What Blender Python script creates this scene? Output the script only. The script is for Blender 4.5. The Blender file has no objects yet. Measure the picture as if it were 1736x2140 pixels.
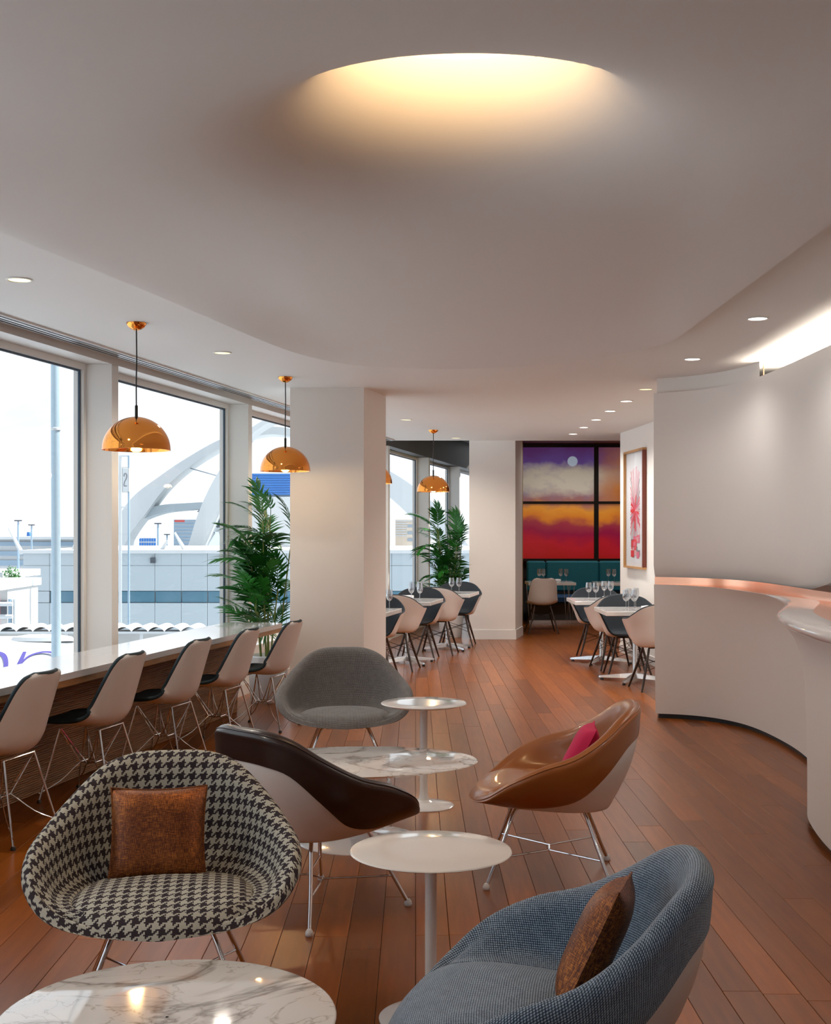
import bpy, math, random
from mathutils import Vector, Matrix
R = math.radians
PI = math.pi
random.seed(7)
scn = bpy.context.scene
col = scn.collection

# ------------------------------------------------------------------ camera
F, CX, HY, EYE = 2600.0, 868.0, 1110.0, 1.5
cam_d = bpy.data.cameras.new('camera')
cam_d.sensor_fit = 'VERTICAL'; cam_d.sensor_height = 36.0
cam_d.lens = F / 2140.0 * 36.0
cam_d.shift_y = (HY - 1070.0) / 2140.0
cam_d.clip_end = 2000
cam = bpy.data.objects.new('camera', cam_d); col.objects.link(cam)
cam.location = (0, 0, EYE); cam.rotation_euler = (R(90), 0, 0)
scn.camera = cam
scn.view_settings.view_transform = 'Standard'
scn.view_settings.look = 'None'
scn.view_settings.gamma = 1.0
scn.view_settings.use_curve_mapping = False
scn.view_settings.exposure = 0.52
scn.cycles.use_denoising = True
scn.cycles.max_bounces = 8
scn.cycles.diffuse_bounces = 5
scn.cycles.glossy_bounces = 4
scn.cycles.blur_glossy = 0.6
scn.cycles.transparent_max_bounces = 16
scn.cycles.caustics_reflective = False
scn.cycles.caustics_refractive = False
scn.cycles.sample_clamp_indirect = 2.5

# ------------------------------------------------------------------ node helpers
class NT:
    def __init__(s, tree): s.t = tree; s.n = tree.nodes; s.l = tree.links
    def new(s, typ, **kw):
        n = s.n.new(typ)
        for k, v in kw.items(): setattr(n, k, v)
        return n
    def link(s, a, b): s.l.new(a, b)
    def math(s, op, a, b=None, c=None):
        n = s.n.new('ShaderNodeMath'); n.operation = op
        for i, v in enumerate((a, b, c)):
            if v is None: continue
            if isinstance(v, (int, float)): n.inputs[i].default_value = v
            else: s.l.new(v, n.inputs[i])
        return n.outputs[0]
    def mix(s, fac, a, b, mode='MIX'):
        n = s.n.new('ShaderNodeMix'); n.data_type = 'RGBA'; n.blend_type = mode
        for i, v in ((0, fac), (6, a), (7, b)):
            if isinstance(v, (int, float)): n.inputs[i].default_value = v
            elif isinstance(v, (tuple, list)): n.inputs[i].default_value = (v[0], v[1], v[2], 1)
            else: s.l.new(v, n.inputs[i])
        return n.outputs[2]
    def ramp(s, fac, stops, interp='LINEAR'):
        n = s.n.new('ShaderNodeValToRGB'); n.color_ramp.interpolation = interp
        e = n.color_ramp.elements
        while len(e) < len(stops): e.new(0.5)
        for k, (p, c) in zip(e, stops):
            k.position = p; k.color = (c[0], c[1], c[2], 1)
        if fac is not None: s.l.new(fac, n.inputs[0])
        return n.outputs[0]
    def noise(s, vec, scale, detail=3, rough=0.5, dist=0.0):
        n = s.n.new('ShaderNodeTexNoise')
        n.inputs['Scale'].default_value = scale; n.inputs['Detail'].default_value = detail
        n.inputs['Roughness'].default_value = rough; n.inputs['Distortion'].default_value = dist
        if vec is not None: s.l.new(vec, n.inputs['Vector'])
        return n.outputs['Fac']
    def mapping(s, vec, scale=(1, 1, 1), loc=(0, 0, 0), rot=(0, 0, 0)):
        n = s.n.new('ShaderNodeMapping')
        n.inputs['Scale'].default_value = scale; n.inputs['Location'].default_value = loc
        n.inputs['Rotation'].default_value = rot
        s.l.new(vec, n.inputs['Vector'])
        return n.outputs[0]
    def bump(s, h, strength=0.2, dist=0.01):
        n = s.n.new('ShaderNodeBump'); n.inputs['Strength'].default_value = strength
        n.inputs['Distance'].default_value = dist
        s.l.new(h, n.inputs['Height']); return n.outputs[0]

def srgb(r, g, b):
    f = lambda c: (c / 255) / 12.92 if c / 255 <= 0.04045 else ((c / 255 + 0.055) / 1.055) ** 2.4
    return (f(r), f(g), f(b))

# ------------------------------------------------------------------ world: bright hazy sky with thin clouds
wd = bpy.data.worlds.new('sky'); scn.world = wd; wd.use_nodes = True
w = NT(wd.node_tree); w.n.clear()
wo = w.new('ShaderNodeOutputWorld'); bg = w.new('ShaderNodeBackground')
tc = w.new('ShaderNodeTexCoord')
sep = w.new('ShaderNodeSeparateXYZ'); w.link(tc.outputs['Generated'], sep.inputs[0])
grad = w.ramp(sep.outputs['Z'], [(0.0, (0.80, 0.86, .92)), (0.25, (0.66, 0.80, .95)), (1.0, (0.50, 0.70, 1.0))])
cl = w.noise(w.mapping(tc.outputs['Generated'], scale=(1.6, 1.6, 7.0)), 2.2, 6, 0.6, 0.3)
clm = w.ramp(cl, [(0.36, (0, 0, 0)), (0.60, (1, 1, 1))])
skyc = w.mix(clm, grad, (1.0, 1.0, 1.0))
w.link(skyc, bg.inputs['Color']); bg.inputs['Strength'].default_value = 0.98
w.link(bg.outputs[0], wo.inputs['Surface'])

sun_d = bpy.data.lights.new('sun', 'SUN'); sun_d.energy = 8.0; sun_d.angle = R(2); sun_d.color = (1.0, 0.96, 0.9)
sun = bpy.data.objects.new('sun', sun_d); col.objects.link(sun)
# light travels towards -x (from the far side of the building) and downwards: no beam reaches the room
sun.rotation_euler = Vector((-0.55, -0.10, -0.75)).to_track_quat('-Z', 'Y').to_euler()

# ------------------------------------------------------------------ materials
def mat(name, color=(.8, .8, .8), rough=.5, metal=0.0, spec=0.5, coat=0.0, emit=None, estr=0.0):
    m = bpy.data.materials.new(name); m.use_nodes = True
    b = m.node_tree.nodes['Principled BSDF']
    b.inputs['Base Color'].default_value = (*color, 1)
    b.inputs['Roughness'].default_value = rough; b.inputs['Metallic'].default_value = metal
    b.inputs['Specular IOR Level'].default_value = spec
    b.inputs['Coat Weight'].default_value = coat; b.inputs['Coat Roughness'].default_value = 0.05
    if emit:
        b.inputs['Emission Color'].default_value = (*emit, 1); b.inputs['Emission Strength'].default_value = estr
    return m
def nodes(m):
    t = NT(m.node_tree); return t, m.node_tree.nodes['Principled BSDF']
def obj_coord(t): return t.new('ShaderNodeTexCoord').outputs['Object']

M = {}
def noisy(name, c1, c2, scale, rough, bump=0.0, **kw):
    m = mat(name, c1, rough, **kw); t, b = nodes(m)
    f = t.noise(obj_coord(t), scale, 4, 0.55)
    t.link(t.mix(f, c1, c2), b.inputs['Base Color'])
    if bump: t.link(t.bump(f, bump, 0.002), b.inputs['Normal'])
    return m
M['wall'] = noisy('painted_plaster', (.83, .78, .73), (.80, .75, .70), 3.0, .55)
M['ceil'] = noisy('ceiling_paint', (.82, .79, .75), (.80, .77, .73), 2.0, .6)
M['frame'] = noisy('window_paint', (.80, .77, .73), (.78, .75, .71), 5.0, .4)
M['white'] = noisy('white_lacquer', (.82, .80, .78), (.79, .77, .75), 6.0, .12, coat=0.4)
M['solid'] = noisy('white_solid_surface', (.80, .78, .78), (.77, .75, .75), 5.0, .10, coat=0.5)
M['plastic'] = noisy('white_plastic', (.80, .77, .74), (.78, .75, .72), 6.0, .28)
M['chrome'] = noisy('chrome', (.78, .78, .80), (.72, .72, .74), 8.0, .09, metal=1.0)
M['alu'] = noisy('polished_aluminium', (.72, .73, .75), (.64, .65, .67), 8.0, .22, metal=1.0)
M['copper'] = noisy('polished_copper', (.95, .36, .075), (.93, .33, .06), 4.0, .06, metal=1.0)
M['copper_sat'] = noisy('satin_copper', (.95, .50, .34), (.90, .45, .29), 6.0, .24, metal=1.0)
M['black'] = noisy('black_rubber', (.012, .012, .013), (.02, .02, .022), 20, .5)
M['darkframe'] = noisy('dark_window_seal', (.02, .05, .09), (.03, .06, .10), 10, .4)
M['glide'] = noisy('white_glide', (.75, .75, .75), (.68, .68, .68), 20, .35)
M['padblack'] = noisy('dark_upholstery', (.010, .016, .024), (.020, .028, .038), 300, .75, bump=.15)
M['padteal'] = noisy('dark_teal_upholstery', (.006, .018, .026), (.012, .030, .040), 300, .75, bump=.15)
M['cloth'] = noisy('white_linen', (.80, .80, .82), (.72, .72, .75), 60, .8, bump=.2)
M['darkmetal'] = noisy('dark_metal', (.02, .016, .013), (.03, .025, .02), 15, .4, metal=.6)
M['lampwire'] = noisy('black_cable', (.015, .013, .012), (.02, .02, .02), 30, .5)
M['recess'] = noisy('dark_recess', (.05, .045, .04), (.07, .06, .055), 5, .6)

def wood(name, c1, c2, c3, rough, axis='Y', scl=1.0, coat=0.0, rnd=True, stretch=14.0, bump=.06):
    m = mat(name, c1, rough, coat=coat); t, b = nodes(m)
    oc = obj_coord(t)
    if rnd:
        oi = t.new('ShaderNodeObjectInfo')
        comb = t.new('ShaderNodeCombineXYZ')
        k = t.math('MULTIPLY', oi.outputs['Random'], 37.0)
        for i in range(3): t.link(k, comb.inputs[i])
        va = t.new('ShaderNodeVectorMath'); va.operation = 'ADD'
        t.link(oc, va.inputs[0]); t.link(comb.outputs[0], va.inputs[1]); oc = va.outputs[0]
    sc = {'X': (1, stretch, stretch), 'Y': (stretch, 1, stretch), 'Z': (stretch, stretch, 1)}[axis]
    g = t.noise(t.mapping(oc, scale=sc), 2.6 * scl, 5, 0.55, 0.15)
    base = t.ramp(g, [(0.25, c1), (0.5, c2), (0.78, c3)])
    if rnd:
        br = t.ramp(oi.outputs['Random'], [(0, (.66, .64, .64)), (.35, (.92, .90, .88)), (.7, (1.05, 1.03, 1.0)), (1, (1.30, 1.28, 1.2))])
        base = t.mix(1.0, base, br, 'MULTIPLY')
    t.link(base, b.inputs['Base Color'])
    if bump: t.link(t.bump(g, bump, 0.002), b.inputs['Normal'])
    return m
M['plank'] = wood('floor_wood', (.185, .045, .003), (.235, .062, .004), (.300, .086, .007), .29, 'Y', rnd=True, coat=.0, bump=0)
M['plank'].node_tree.nodes['Principled BSDF'].inputs['Specular IOR Level'].default_value = .38
M['apron'] = wood('counter_wood', (.20, .085, .026), (.27, .12, .04), (.34, .16, .06), .38, 'Y', rnd=False)
M['edgewood'] = wood('counter_edge_wood', (.36, .17, .06), (.46, .23, .09), (.55, .30, .12), .3, 'Y', rnd=False)
M['darkwood'] = wood('walnut_leg', (.025, .012, .007), (.04, .018, .010), (.06, .028, .015), .42, 'Z', rnd=True)
M['soffit'] = wood('brown_soffit', (.10, .035, .012), (.15, .055, .02), (.20, .08, .03), .5, 'X', rnd=False)
M['pframe'] = wood('picture_frame_wood', (.10, .018, .008), (.14, .026, .012), (.18, .04, .02), .35, 'Z', rnd=False)
M['pframe2'] = wood('picture_frame_oak', (.35, .17, .06), (.45, .23, .09), (.5, .28, .12), .35, 'Z', rnd=False)

def weave(name, c1, c2, scale, rough=.9, uvname=True):
    """fine check cloth: two thread colours crossing"""
    m = mat(name, c1, rough, spec=.2); t, b = nodes(m)
    uv = t.new('ShaderNodeTexCoord').outputs['UV']
    sp = t.new('ShaderNodeSeparateXYZ'); t.link(t.mapping(uv, scale=(scale, scale, scale)), sp.inputs[0])
    sx = t.math('ABSOLUTE', t.math('SINE', t.math('MULTIPLY', sp.outputs[0], PI)))
    sy = t.math('ABSOLUTE', t.math('SINE', t.math('MULTIPLY', sp.outputs[1], PI)))
    f = t.math('MULTIPLY', sx, sy)
    n = t.noise(uv, 180, 3)
    f2 = t.math('ADD', t.math('MULTIPLY', f, .8), t.math('ADD', t.math('MULTIPLY', t.math('SUBTRACT', n, .5), .8), t.math('MULTIPLY', t.math('SUBTRACT', t.noise(uv, 28, 4, .7), .5), .5)))
    t.link(t.ramp(f2, [(.18, c1), (.55, c2)]), b.inputs['Base Color'])
    t.link(t.bump(f, .5, .002), b.inputs['Normal'])
    b.inputs['Sheen Weight'].default_value = .3
    return m
M['blue'] = weave('blue_grey_tweed', (.030, .052, .095), (.34, .44, .54), 170)
M['grey'] = weave('warm_grey_felt', (.060, .054, .053), (.27, .255, .245), 150)

def hound(name):
    m = mat(name, (.5, .5, .5), .88, spec=.2); t, b = nodes(m)
    uv = t.new('ShaderNodeTexCoord').outputs['UV']
    sp = t.new('ShaderNodeSeparateXYZ'); t.link(t.mapping(uv, scale=(8 / .038,) * 3), sp.inputs[0])
    def fl(x): return t.math('FLOOR', x)
    iu, iv = fl(sp.outputs[0]), fl(sp.outputs[1])
    warp = t.math('LESS_THAN', t.math('FLOORED_MODULO', iu, 8), 3.5)
    weft = t.math('LESS_THAN', t.math('FLOORED_MODULO', iv, 8), 3.5)
    over = t.math('LESS_THAN', t.math('FLOORED_MODULO', t.math('ADD', iu, iv), 4), 1.5)
    v = t.math('ADD', t.math('MULTIPLY', over, warp), t.math('MULTIPLY', t.math('SUBTRACT', 1.0, over), weft))
    n = t.noise(uv, 260, 3)
    dark = t.mix(n, (.022, .016, .022), (.050, .038, .046)); light = t.mix(n, (.40, .39, .33), (.52, .51, .45))
    t.link(t.mix(v, light, dark), b.inputs['Base Color'])
    t.link(t.bump(n, .25, .002), b.inputs['Normal'])
    return m
M['hound'] = hound('houndstooth_cloth')

def leather(name, c1, c2, rough):
    m = mat(name, c1, rough, coat=.15); t, b = nodes(m)
    oc = obj_coord(t)
    f = t.noise(oc, 5, 3); g = t.noise(oc, 240, 2)
    t.link(t.mix(f, c1, c2), b.inputs['Base Color']); t.link(t.bump(g, .10, .001), b.inputs['Normal'])
    return m
M['tan'] = leather('tan_leather', (.27, .085, .018), (.35, .12, .028), .30)
M['brown'] = leather('dark_brown_leather', (.022, .010, .008), (.032, .015, .012), .30)

def shimmer(name, c1, c2, c3):
    m = mat(name, c1, .42, metal=.55); t, b = nodes(m)
    oc = obj_coord(t)
    a = t.noise(t.mapping(oc, scale=(1, 14, 1)), 60, 3); c = t.noise(t.mapping(oc, scale=(14, 1, 1)), 60, 3)
    big = t.noise(oc, 7, 3)
    th = t.math('MULTIPLY', a, c)
    f = t.math('ADD', t.math('MULTIPLY', th, 1.6), t.math('MULTIPLY', big, .35))
    t.link(t.ramp(f, [(.36, c1), (.56, c2), (.80, c3)]), b.inputs['Base Color'])
    t.link(t.bump(th, .4, .002), b.inputs['Normal'])
    return m
M['cushcopper'] = shimmer('copper_silk', (.055, .016, .010), (.15, .040, .012), (.50, .17, .03))
M['cushpink'] = noisy('crimson_felt', (.52, .008, .075), (.60, .015, .09), 120, .85, bump=.2)

def marble(name):
    m = mat(name, (.8, .8, .8), .06, coat=.4); t, b = nodes(m)
    oc = obj_coord(t)
    big = t.noise(oc, 1.5, 5, .55, 1.6)
    v1 = t.ramp(t.math('ABSOLUTE', t.math('SUBTRACT', big, .5)), [(0.0, (.30, .27, .25)), (.010, (.55, .51, .48)), (.035, (.79, .765, .745)), (1, (.82, .80, .78))])
    fine = t.noise(t.mapping(oc, loc=(3, 5, 1)), 3.2, 5, .55, 1.8)
    v2 = t.ramp(t.math('ABSOLUTE', t.math('SUBTRACT', fine, .5)), [(0.0, (.62, .59, .56)), (.006, (.86, .84, .82)), (.018, (1, 1, 1)), (1, (1, 1, 1))])
    soft = t.ramp(t.noise(oc, 1.7, 3), [(.3, (.90, .88, .86)), (.6, (1, 1, 1))])
    t.link(t.mix(1.0, t.mix(1.0, v1, v2, 'MULTIPLY'), soft, 'MULTIPLY'), b.inputs['Base Color'])
    return m
M['marble'] = marble('white_marble')

def glassy(name, refl=.10, tint=(1, 1, 1), rough=0.0):
    m = bpy.data.materials.new(name); m.use_nodes = True; t = NT(m.node_tree); t.n.clear()
    o = t.new('ShaderNodeOutputMaterial'); mx = t.new('ShaderNodeMixShader')
    tr = t.new('ShaderNodeBsdfTransparent'); gl = t.new('ShaderNodeBsdfGlossy')
    fr = t.new('ShaderNodeLayerWeight'); fr.inputs['Blend'].default_value = .25
    tr.inputs['Color'].default_value = (*tint, 1); gl.inputs['Roughness'].default_value = rough
    f = t.math('MINIMUM', t.math('ADD', t.math('MULTIPLY', fr.outputs['Facing'], refl * 2), refl * .3), .9)
    t.link(f, mx.inputs[0]); t.link(tr.outputs[0], mx.inputs[1]); t.link(gl.outputs[0], mx.inputs[2])
    t.link(mx.outputs[0], o.inputs['Surface']); return m
M['pane'] = glassy('window_glass', .035, (.97, .99, 1.0))
M['wine'] = glassy('wine_glass', .45, (.93, .95, .97))
M['frameglass'] = glassy('picture_glass', .10)
M['bulb'] = mat('warm_bulb', (1, .8, .5), .3, emit=(1.0, .62, .22), estr=22)
M['lens_w'] = mat('downlight_lens', (1, 1, 1), .3, emit=(1.0, .96, .90), estr=4)
M['lens_y'] = mat('warm_downlight_lens', (1, 1, .8), .3, emit=(1.0, .84, .34), estr=1.0)

# ------------------------------------------------------------------ mesh helpers
class MB:
    def __init__(s): s.v = []; s.f = []; s.uv = {}; s.mi = []
    def add(s, vs, fs, mi=0):
        o = len(s.v); s.v += [tuple(p) for p in vs]
        for f in fs: s.f.append(tuple(i + o for i in f)); s.mi.append(mi)
        return o
    def box(s, c, d, rz=0.0, mi=0, rot=None):
        hx, hy, hz = d[0] / 2, d[1] / 2, d[2] / 2
        m = rot if rot else Matrix.Rotation(rz, 3, 'Z')
        vs = [Vector(c) + m @ Vector((x, y, z)) for z in (-hz, hz) for x, y in ((-hx, -hy), (hx, -hy), (hx, hy), (-hx, hy))]
        s.add(vs, [(3, 2, 1, 0), (4, 5, 6, 7), (0, 1, 5, 4), (1, 2, 6, 5), (2, 3, 7, 6), (3, 0, 4, 7)], mi); return s
    def bbox(s, c, d, b=.005, mi=0):
        """box with chamfered upright and top edges"""
        hx, hy, hz = d[0] / 2, d[1] / 2, d[2] / 2
        rings = []
        for z, i in ((-hz, b), (-hz + b, 0), (hz - b, 0), (hz, b)):
            x, y = hx - i, hy - i; k = b
            rings.append([(-x + k, -y), (x - k, -y), (x, -y + k), (x, y - k), (x - k, y), (-x + k, y), (-x, y - k), (-x, -y + k)])
            rings[-1] = [(c[0] + p[0], c[1] + p[1], c[2] + z) for p in rings[-1]]
        s.loft(rings, closed=True, cap=True, mi=mi); return s
    def loft(s, rings, closed=True, cap=False, mi=0):
        n = len(rings[0]); vs = [p for r in rings for p in r]; fs = []
        for i in range(len(rings) - 1):
            for j in range(n if closed else n - 1):
                k = (j + 1) % n
                fs.append((i * n + j, i * n + k, (i + 1) * n + k, (i + 1) * n + j))
        if cap:
            fs.append(tuple(range(n - 1, -1, -1))); fs.append(tuple((len(rings) - 1) * n + j for j in range(n)))
        return s.add(vs, fs, mi)
    def prism(s, poly, z0, z1, mi=0):
        s.loft([[(x, y, z0) for x, y in poly], [(x, y, z1) for x, y in poly]], True, True, mi); return s
    def tube(s, pts, r, n=8, cap=True, mi=0, closed=False):
        pts = [Vector(p) for p in pts]; rs = r if isinstance(r, (list, tuple)) else [r] * len(pts)
        rings = []; up = None
        m = len(pts)
        for i, p in enumerate(pts):
            if closed: d = pts[(i + 1) % m] - pts[i - 1]
            else: d = pts[min(i + 1, m - 1)] - pts[max(i - 1, 0)]
            d.normalize()
            if up is None:
                up = Vector((0, 0, 1)) if abs(d.z) < .9 else Vector((1, 0, 0))
            a = d.cross(up)
            if a.length < 1e-6: a = d.cross(Vector((0, 1, 0)))
            a.normalize(); up = a.cross(d); up.normalize()
            rings.append([p + rs[i] * (math.cos(t) * a + math.sin(t) * up) for t in [2 * PI * k / n for k in range(n)]])
        if closed: rings.append(rings[0])
        s.loft(rings, True, cap and not closed, mi); return s
    def lathe(s, prof, n=32, c=(0, 0, 0), mi=0, cap=False):
        rings = [[(c[0] + max(r, 1e-4) * math.cos(2 * PI * k / n), c[1] + max(r, 1e-4) * math.sin(2 * PI * k / n), c[2] + z) for k in range(n)] for r, z in prof]
        s.loft(rings, True, cap, mi); return s
    def grid(s, g, closed=False, uvg=None, flip=False, mi=0):
        """g[i][j] points"""
        n = len(g[0]); o = len(s.v)
        for i, row in enumerate(g):
            for j, p in enumerate(row):
                if uvg: s.uv[len(s.v)] = uvg[i][j]
                s.v.append(tuple(p))
        for i in range(len(g) - 1):
            for j in range(n if closed else n - 1):
                k = (j + 1) % n
                f = (o + i * n + j, o + i * n + k, o + (i + 1) * n + k, o + (i + 1) * n + j)
                s.f.append(f[::-1] if flip else f); s.mi.append(mi)
        return s
    def build(s, name, mats, parent=None, smooth=True, loc=(0, 0, 0), rotz=0.0, angle=40):
        me = bpy.data.meshes.new(name); me.from_pydata(s.v, [], s.f)
        if not isinstance(mats, (list, tuple)): mats = [mats]
        for m in mats: me.materials.append(m)
        if len(mats) > 1: me.polygons.foreach_set('material_index', s.mi)
        if s.uv:
            ul = me.uv_layers.new(name='UVMap')
            for l in me.loops: ul.data[l.index].uv = s.uv.get(l.vertex_index, (0, 0))
        if smooth:
            me.polygons.foreach_set('use_smooth', [True] * len(me.polygons))
            me.set_sharp_from_angle(angle=R(angle))
        me.update()
        return link(name, me, parent, loc, rotz)
def link(name, me, parent=None, loc=(0, 0, 0), rotz=0.0):
    o = bpy.data.objects.new(name, me); col.objects.link(o)
    o.location = loc; o.rotation_euler = (0, 0, rotz)
    if parent: o.parent = parent
    return o
def tag(o, label=None, cat=None, group=None, kind=None):
    if label: o['label'] = label
    if cat: o['category'] = cat
    if group: o['group'] = group
    if kind: o['kind'] = kind
    return o
def thing(name, label, cat, loc=(0, 0, 0), rotz=0.0, group=None):
    o = link(name, None, None, loc, rotz); o.empty_display_size = .1
    return tag(o, label, cat, group)
def struct(name, mb, m, smooth=False, label=None, parent=None, **kw):
    o = mb.build(name, m, parent, smooth, **kw)
    if not parent: o['kind'] = 'structure'
    if label: o['label'] = label
    return o
def dup(root, label=None, loc=None, rotz=None, group=None, parent=None):
    c = root.copy(); col.objects.link(c)
    if parent: c.parent = parent
    for ch in list(root.children):
        dup(ch, parent=c)
    if label: c['label'] = label
    if group: c['group'] = group
    if loc is not None: c.location = loc
    if rotz is not None: c.rotation_euler = (0, 0, rotz)
    return c
def cat_rom(P, n, closed=False):
    """n samples (n+1 points when open) through the points P"""
    P = [Vector(p) for p in P]; m = len(P); out = []
    segs = m if closed else m - 1
    cnt = n if closed else n + 1
    for k in range(cnt):
        t = k / n * segs; i = min(int(t), segs - 1); f = t - i
        if closed: a, b, c, d = P[(i - 1) % m], P[i % m], P[(i + 1) % m], P[(i + 2) % m]
        else: a, b, c, d = P[max(i - 1, 0)], P[i], P[i + 1], P[min(i + 2, m - 1)]
        out.append(0.5 * ((2 * b) + (c - a) * f + (2 * a - 5 * b + 4 * c - d) * f * f + (3 * b - a - 3 * c + d) * f ** 3))
    return out
def at(px, py, d):
    """the point of the photograph's pixel at depth d"""
    return Vector(((px - CX) / F * d, d, EYE - (py - HY) / F * d))
def WL(A, d): return (A + .2114 * (d - 6.0), d)          # line parallel to the window wall
WA = math.atan2(1.0, .2114) - PI / 2                      # its turn from +y
CZ = 2.72                                                 # ceiling height

# ================================================================== THE SETTING
# ---- floor: sub floor and wooden planks
def WL2(A, d): return WL(A, d)
fl = struct('floor', MB().prism([WL2(-2.9, -4.6), (5.45, -4.6), (5.45, 25.5), WL2(-2.9, 25.5)], -.075, -.016), M['recess'], label='brown wooden plank floor')
PW = .125
plank_me = {}
for L in (1.25, 1.6, 1.95, 2.3):
    o = MB().bbox((0, 0, -.0075), (PW - .0016, L - .0016, .015), .0012).build('plank', M['plank'], fl, False)
    plank_me[L] = o.data; bpy.data.objects.remove(o)
far_mb = MB(); n_planks = 0
rp = random.Random(3)
cols = range(-23, 37)
for ci in cols:
    x = (ci + .5) * PW
    y = 3.1 - rp.random() * 1.2
    while y < 20.6:
        L = rp.choice((1.6, 1.95, 2.3, 2.3))
        yc = y + L / 2
        pxc = CX + F * x / max(yc, 3.6)
        inview = -60 < pxc < 1800 and y + L > 3.75 and y < 14.5 and x < 2.7 and x > -2.4
        if inview and n_planks < 298:
            link('plank', plank_me[L], fl, (x, yc, 0)); n_planks += 1
        elif x > WL(-2.95, yc)[0]:
            far_mb.bbox((x, yc, -.0075), (PW - .0016, L - .0016, .015), .0012)
        y += L
    for yy in (-3.6, -1.4, .8):
        if x < WL(-2.9, yy)[0]: continue
        far_mb.bbox((x, yy, -.0075), (PW - .0016, 2.198, .015), .0012)
fo = far_mb.build('far_planks', M['plank'], fl, False); fo['kind'] = 'stuff'

# ---- window wall on the left
GA, FA = -2.88, -2.68                       # glass line and inner face of the fins
FINS = [0.52 + 2.75 * k for k in range(-2, 9)]
FINS = [8.77 + 2.75 * k for k in range(-5, 7)]
D0, D1 = -4.6, 25.4
def strip(mb, A0, A1, d0, d1, z0, z1, mi=0):
    mb.prism([WL(A0, d0), WL(A1, d0), WL(A1, d1), WL(A0, d1)], z0, z1, mi)
    return mb
wl = MB()
strip(wl, FA, GA - .1, D0, 16.8, 2.665, CZ + .35)
strip(wl, FA - .05, GA - .1, D0, D1, -.04, .42)
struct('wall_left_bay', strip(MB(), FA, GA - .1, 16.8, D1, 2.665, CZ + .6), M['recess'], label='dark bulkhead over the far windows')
struct('wall_left', wl, M['frame'], label='white header and low sill wall of the window front')
for k, d in enumerate(FINS):
    struct('trim_%d' % (k + 1), strip(MB(), FA, GA, d - .10, d, .42, 2.664), M['frame'])
for k in range(len(FINS) - 1):
    a, b = FINS[k], FINS[k + 1] - .10
    fr = MB()
    for (p, q, z0, z1) in ((a, b, 2.62, 2.664), (a, b, .42, .46), (a, a + .035, .46, 2.62), (b - .035, b, .46, 2.62)):
        strip(fr, GA + .02, GA - .05, p, q, z0, z1)
    wdw = struct('window_%d' % (k + 1), fr, M['frame'])
    strip(MB(), GA - .012, GA - .022, a + .035, b - .035, .46, 2.62).build('pane', M['pane'], wdw, False)
    se = MB()
    for (p, q, z0, z1) in ((a + .035, b - .035, 2.606, 2.62), (a + .035, a + .047, .46, 2.606), (b - .051, b - .035, .46, 2.606)):
        strip(se, GA + .0, GA - .012, p, q, z0, z1)
    se.build('seal', M['darkframe'], wdw, False)
# slot diffuser in the ceiling along the windows
sl = MB(); strip(sl, -2.53, -2.66, 1.0, 16.6, CZ - .004, CZ - .002)
slot = struct('trim_20', sl, M['black'], label='black slot of the ceiling air diffuser')
for k in range(3):
    a = -2.545 - k * .036
    strip(MB(), a, a - .018, 1.0, 16.6, CZ - .016, CZ - .004).build('slat', M['alu'], slot, False)
strip(MB(), -2.515, -2.53, 1.0, 16.6, CZ - .012, CZ).build('slat', M['frame'], slot, False)

# ---- ceilings
XR = 5.4
def low_ceiling():
    mb = MB()
    # one flat plate, left open where the dome of the hanging ceiling rises
    cx, cy, r = .15, 4.08, 1.25
    n = 64; ring = [(cx + r * math.cos(2 * PI * k / n), cy + r * math.sin(2 * PI * k / n)) for k in range(n)]
    def outer(p):
        dx, dy = p[0] - cx, p[1] - cy; best = 1e9
        poly = [WL(GA, D0), (XR, D0), (XR, 16.75), WL(GA, 16.75)]
        for i in range(4):
            (x1, y1), (x2, y2) = poly[i], poly[(i + 1) % 4]
            den = dx * (y2 - y1) - dy * (x2 - x1)
            if abs(den) < 1e-9: continue
            t = ((x1 - cx) * (y2 - y1) - (y1 - cy) * (x2 - x1)) / den
            u = ((x1 - cx) * dy - (y1 - cy) * dx) / den
            if t > 0 and -1e-6 <= u <= 1 + 1e-6: best = min(best, t)
        return (cx + dx * best, cy + dy * best)
    # add exact corner rays
    angs = [math.atan2(p[1] - cy, p[0] - cx) for p in ring] + [math.atan2(y - cy, x - cx) for x, y in (WL(GA, D0), (XR, D0), (XR, 16.75), WL(GA, 16.75))]
    angs = sorted(set(a % (2 * PI) for a in angs))
    ring = [(cx + r * math.cos(a), cy + r * math.sin(a)) for a in angs]; out = [outer(p) for p in ring]
    mb.loft([[(x, y, CZ) for x, y in ring], [(x, y, CZ) for x, y in out], [(x, y, CZ + .2) for x, y in out]], True)
    return mb
struct('ceiling', low_ceiling(), M['ceil'], label='white perimeter ceiling')

# hanging ceiling plate with a flared light dome
DC = Vector((.15, 4.08)); ZP = 2.690
left = [(-2.75, -1.5), (-2.3, 1.6), (-1.98, 3.4), (-1.64, 4.91), (-1.35, 6.02), (-1.11, 7.05), (-.86, 8.05), (-.62, 8.62), (-.30, 8.95), (.25, 9.06),
        (.70, 8.95), (1.05, 8.72), (1.36, 8.32), (1.54, 7.95), (1.60, 7.6), (1.60, 6.29), (1.60, 4.79), (1.60, 2.0), (1.60, -1.5)]
left = [(x * .968, y * .968 if y > 0 else y) for x, y in left]
outl = []
for i in range(len(left) - 1):
    for k in range(6): outl.append(cat_rom([left[max(i - 1, 0)] + (0,), left[i] + (0,), left[i + 1] + (0,), left[min(i + 2, len(left) - 1)] + (0,)], 18)[6 + k])
outl.append(Vector(left[-1] + (0,)))
outl = [Vector((p.x, p.y)) for p in outl]
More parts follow.
